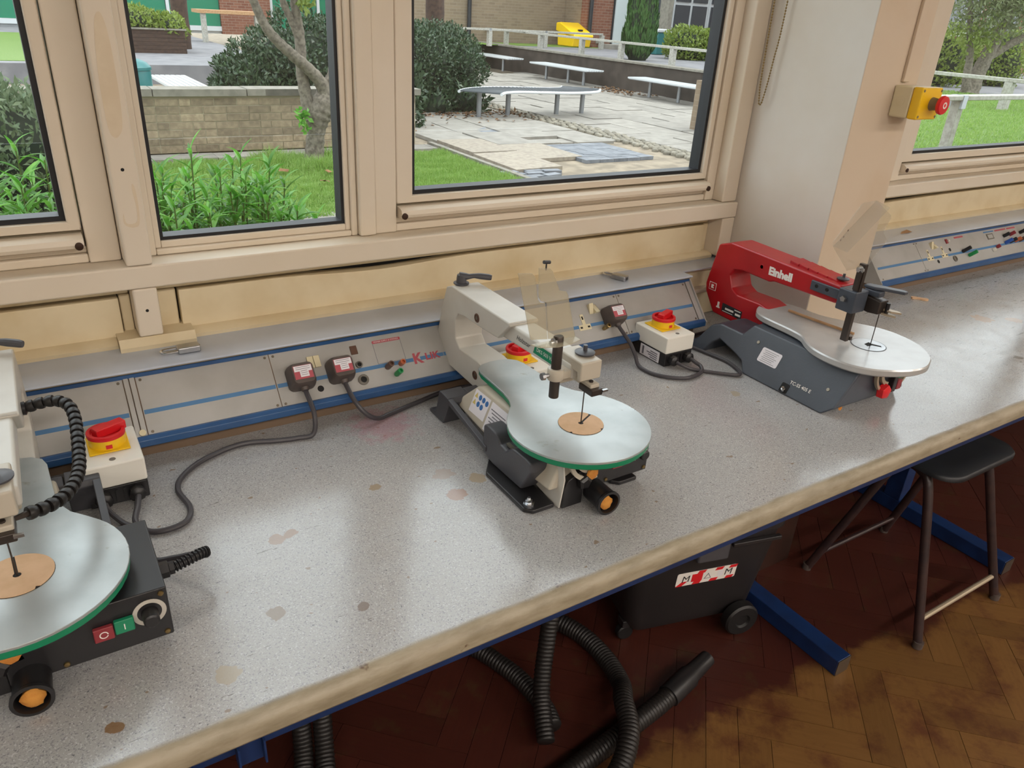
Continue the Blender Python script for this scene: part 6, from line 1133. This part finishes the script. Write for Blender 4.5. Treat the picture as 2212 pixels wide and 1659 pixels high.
obj('end_post', G().box(15.74, 15.89, 17.15, 17.5, 0.59, 5.5), M['coping'], bB, world=True)
for k in range(5):
    x = 15.95+k*1.35
    wv = obj('window', G().box(x, x+1.3, 17.2, 17.26, 1.16, 3.2), M['pvc'], bB, world=True)
    for z0, z1 in ((1.22, 1.85), (1.93, 3.1)):
        for a, b in ((0.06, 0.60), (0.70, 1.24)): obj('pane', G().box(x+a, x+b, 17.17, 17.199, z0, z1), M['pane_far'], wv, world=True)
obj('upper_wall', G().box(15.9, 26, 17.2, 17.5, 3.21, 5.5), M['pvc'], bB, world=True)
wbn_ = thing('wheeled_bin', 'dark teal bin standing beside the classroom block', 'bin', (15.35, 17.0, 0.6)); obj('drum', G().box(15.2, 15.55, 16.85, 17.15, 0.601, 1.15), M['teal'], wbn_, bevel=0.03, world=True); obj('lid', G().box(15.17, 15.58, 16.82, 17.18, 1.152, 1.24), M['pvc'], wbn_, bevel=0.03, world=True)
bC = bldg('classroom block with green panels and white frames beyond the planter', (6, 27, 0.3))
for k in range(9):
    x = -3.0+k*1.55
    if k == 6: continue
    p = obj('cladding_panel', G().box(x, x+1.43, 26.97, 27.0, 0.52, 1.85), M['green_panel'], bC, world=True)
    wv = obj('window', G().box(x-0.06, x+1.49, 26.99, 27.05, 1.86, 4.2), M['pvc'], bC, world=True)
    for a, b in ((0.06, 0.70), (0.80, 1.44)): obj('pane', G().box(x+a-0.05, x+b-0.05, 26.96, 26.989, 2.05, 4.1), M['pane_far'], wv, world=True)
    obj('frame_post', G().box(x-0.10, x-0.01, 26.94, 27.01, 0.40, 1.855), M['pvc'], bC, world=True)
obj('frame_sill', G().box(-3.1, 11.0, 26.93, 27.02, 0.38, 0.515), M['pvc'], bC, world=True); obj('brick_pier', G().box(6.2, 7.75, 26.9, 27.05, 0.3, 4.2), M['brick_red'], bC, world=True); obj('rear_wall', G().box(-3.2, 11.1, 27.06, 27.3, 0.3, 4.4), M['pvc'], bC, world=True)
tbx = thing('timber_table', 'pale timber-topped stand in front of the green panels', 'table', (5.2, 22.5, 0.3)); obj('top', G().box(4.55, 6.2, 22.2, 22.9, 0.98, 1.06), M['wood_strip'], tbx, world=True)
for x in (4.7, 6.05): obj('leg', G().box(x-0.06, x+0.06, 22.25, 22.37, 0.301, 0.979), M['timber'], tbx, world=True)
# ---------- right window background
shrub('round_bush', 'round yellow-green bush left of the forked tree', [((15.65, 9.2, 1.05), (0.55, 0.5, 0.62))], 2400, 0.08, 0.045, M['leaf_yel'], 'bushes behind the right lawn', 71, zmin=0.6)
shrub('round_bush', 'yellow-green bush right of the forked tree', [((17.9, 9.2, 1.05), (0.65, 0.5, 0.62))], 2400, 0.08, 0.045, M['leaf_yel'], 'bushes behind the right lawn', 72, zmin=0.6)
shrub('dark_hedge', 'low dark hedge between the two round bushes', [((16.8, 9.6, 0.8), (1.0, 0.3, 0.40))], 3000, 0.07, 0.035, M['leaf_dark'], None, 73, zmin=0.6)
t2 = thing('forked_tree', 'forked tree with wispy grey-green crown in the right window', 'tree', (14.4, 7.75, 0.6))
limb('trunk', [(14.42, 7.75, 0.59), (14.50, 7.75, 0.9), (14.60, 7.72, 1.25), (14.75, 7.7, 1.7), (14.9, 7.65, 2.4)], [0.17, 0.13, 0.11, 0.09, 0.05], 1, t2); limb('branch', [(14.35, 7.75, 0.6), (14.24, 7.78, 0.9), (14.2, 7.8, 1.2), (14.05, 7.85, 1.6), (13.8, 7.9, 2.2)], [0.09, 0.07, 0.06, 0.05, 0.03], 2, t2); limb('branch', [(14.62, 7.72, 1.2), (15.0, 7.5, 1.5), (15.6, 7.2, 1.85), (16.2, 7.0, 2.2)], [0.08, 0.06, 0.05, 0.03], 3, t2)
rs = np.random.default_rng(77); sprig(14.5, 7.6, 2.3, (1.8, 0.9, 0.85), 8000, M['leaf_tree'], 0.10, 0.03, t2); sprig(14.1, 7.7, 1.55, (0.5, 0.4, 0.4), 500, M['leaf_yel'], 0.08, 0.04, t2)
bD = bldg('dark brick block with white frames behind the forked tree', (22, 12, 0.6)); obj('wall', G().box(16, 34, 12.5, 12.8, 0.59, 6), M['brick_red'], bD, world=True)
for k in range(6):
    x = 17.0+k*2.0; wv = obj('window', G().box(x, x+1.6, 12.44, 12.495, 1.5, 3.4), M['pvc'], bD, world=True)
    for a, b in ((0.1, 0.75), (0.85, 1.5)): obj('pane', G().box(x+a, x+b, 12.41, 12.439, 1.65, 3.3), M['pane_far'], wv, world=True)
# left window background: lawn strip, path and brown hedge wall far behind the grey shrub
struct('ground_far_lawn', G().box(-6, 1.4, 15.6, 24.0, 0.3005, 0.31), M['grass'], 'far lawn seen through the left casement', smooth=0)
bE = tag(obj('brown_garden_wall', G().box(-9, 0.3, 29.5, 29.8, 0.3, 2.2), M['brick_red']), 'brown brick garden wall far behind the left casement', 'wall')
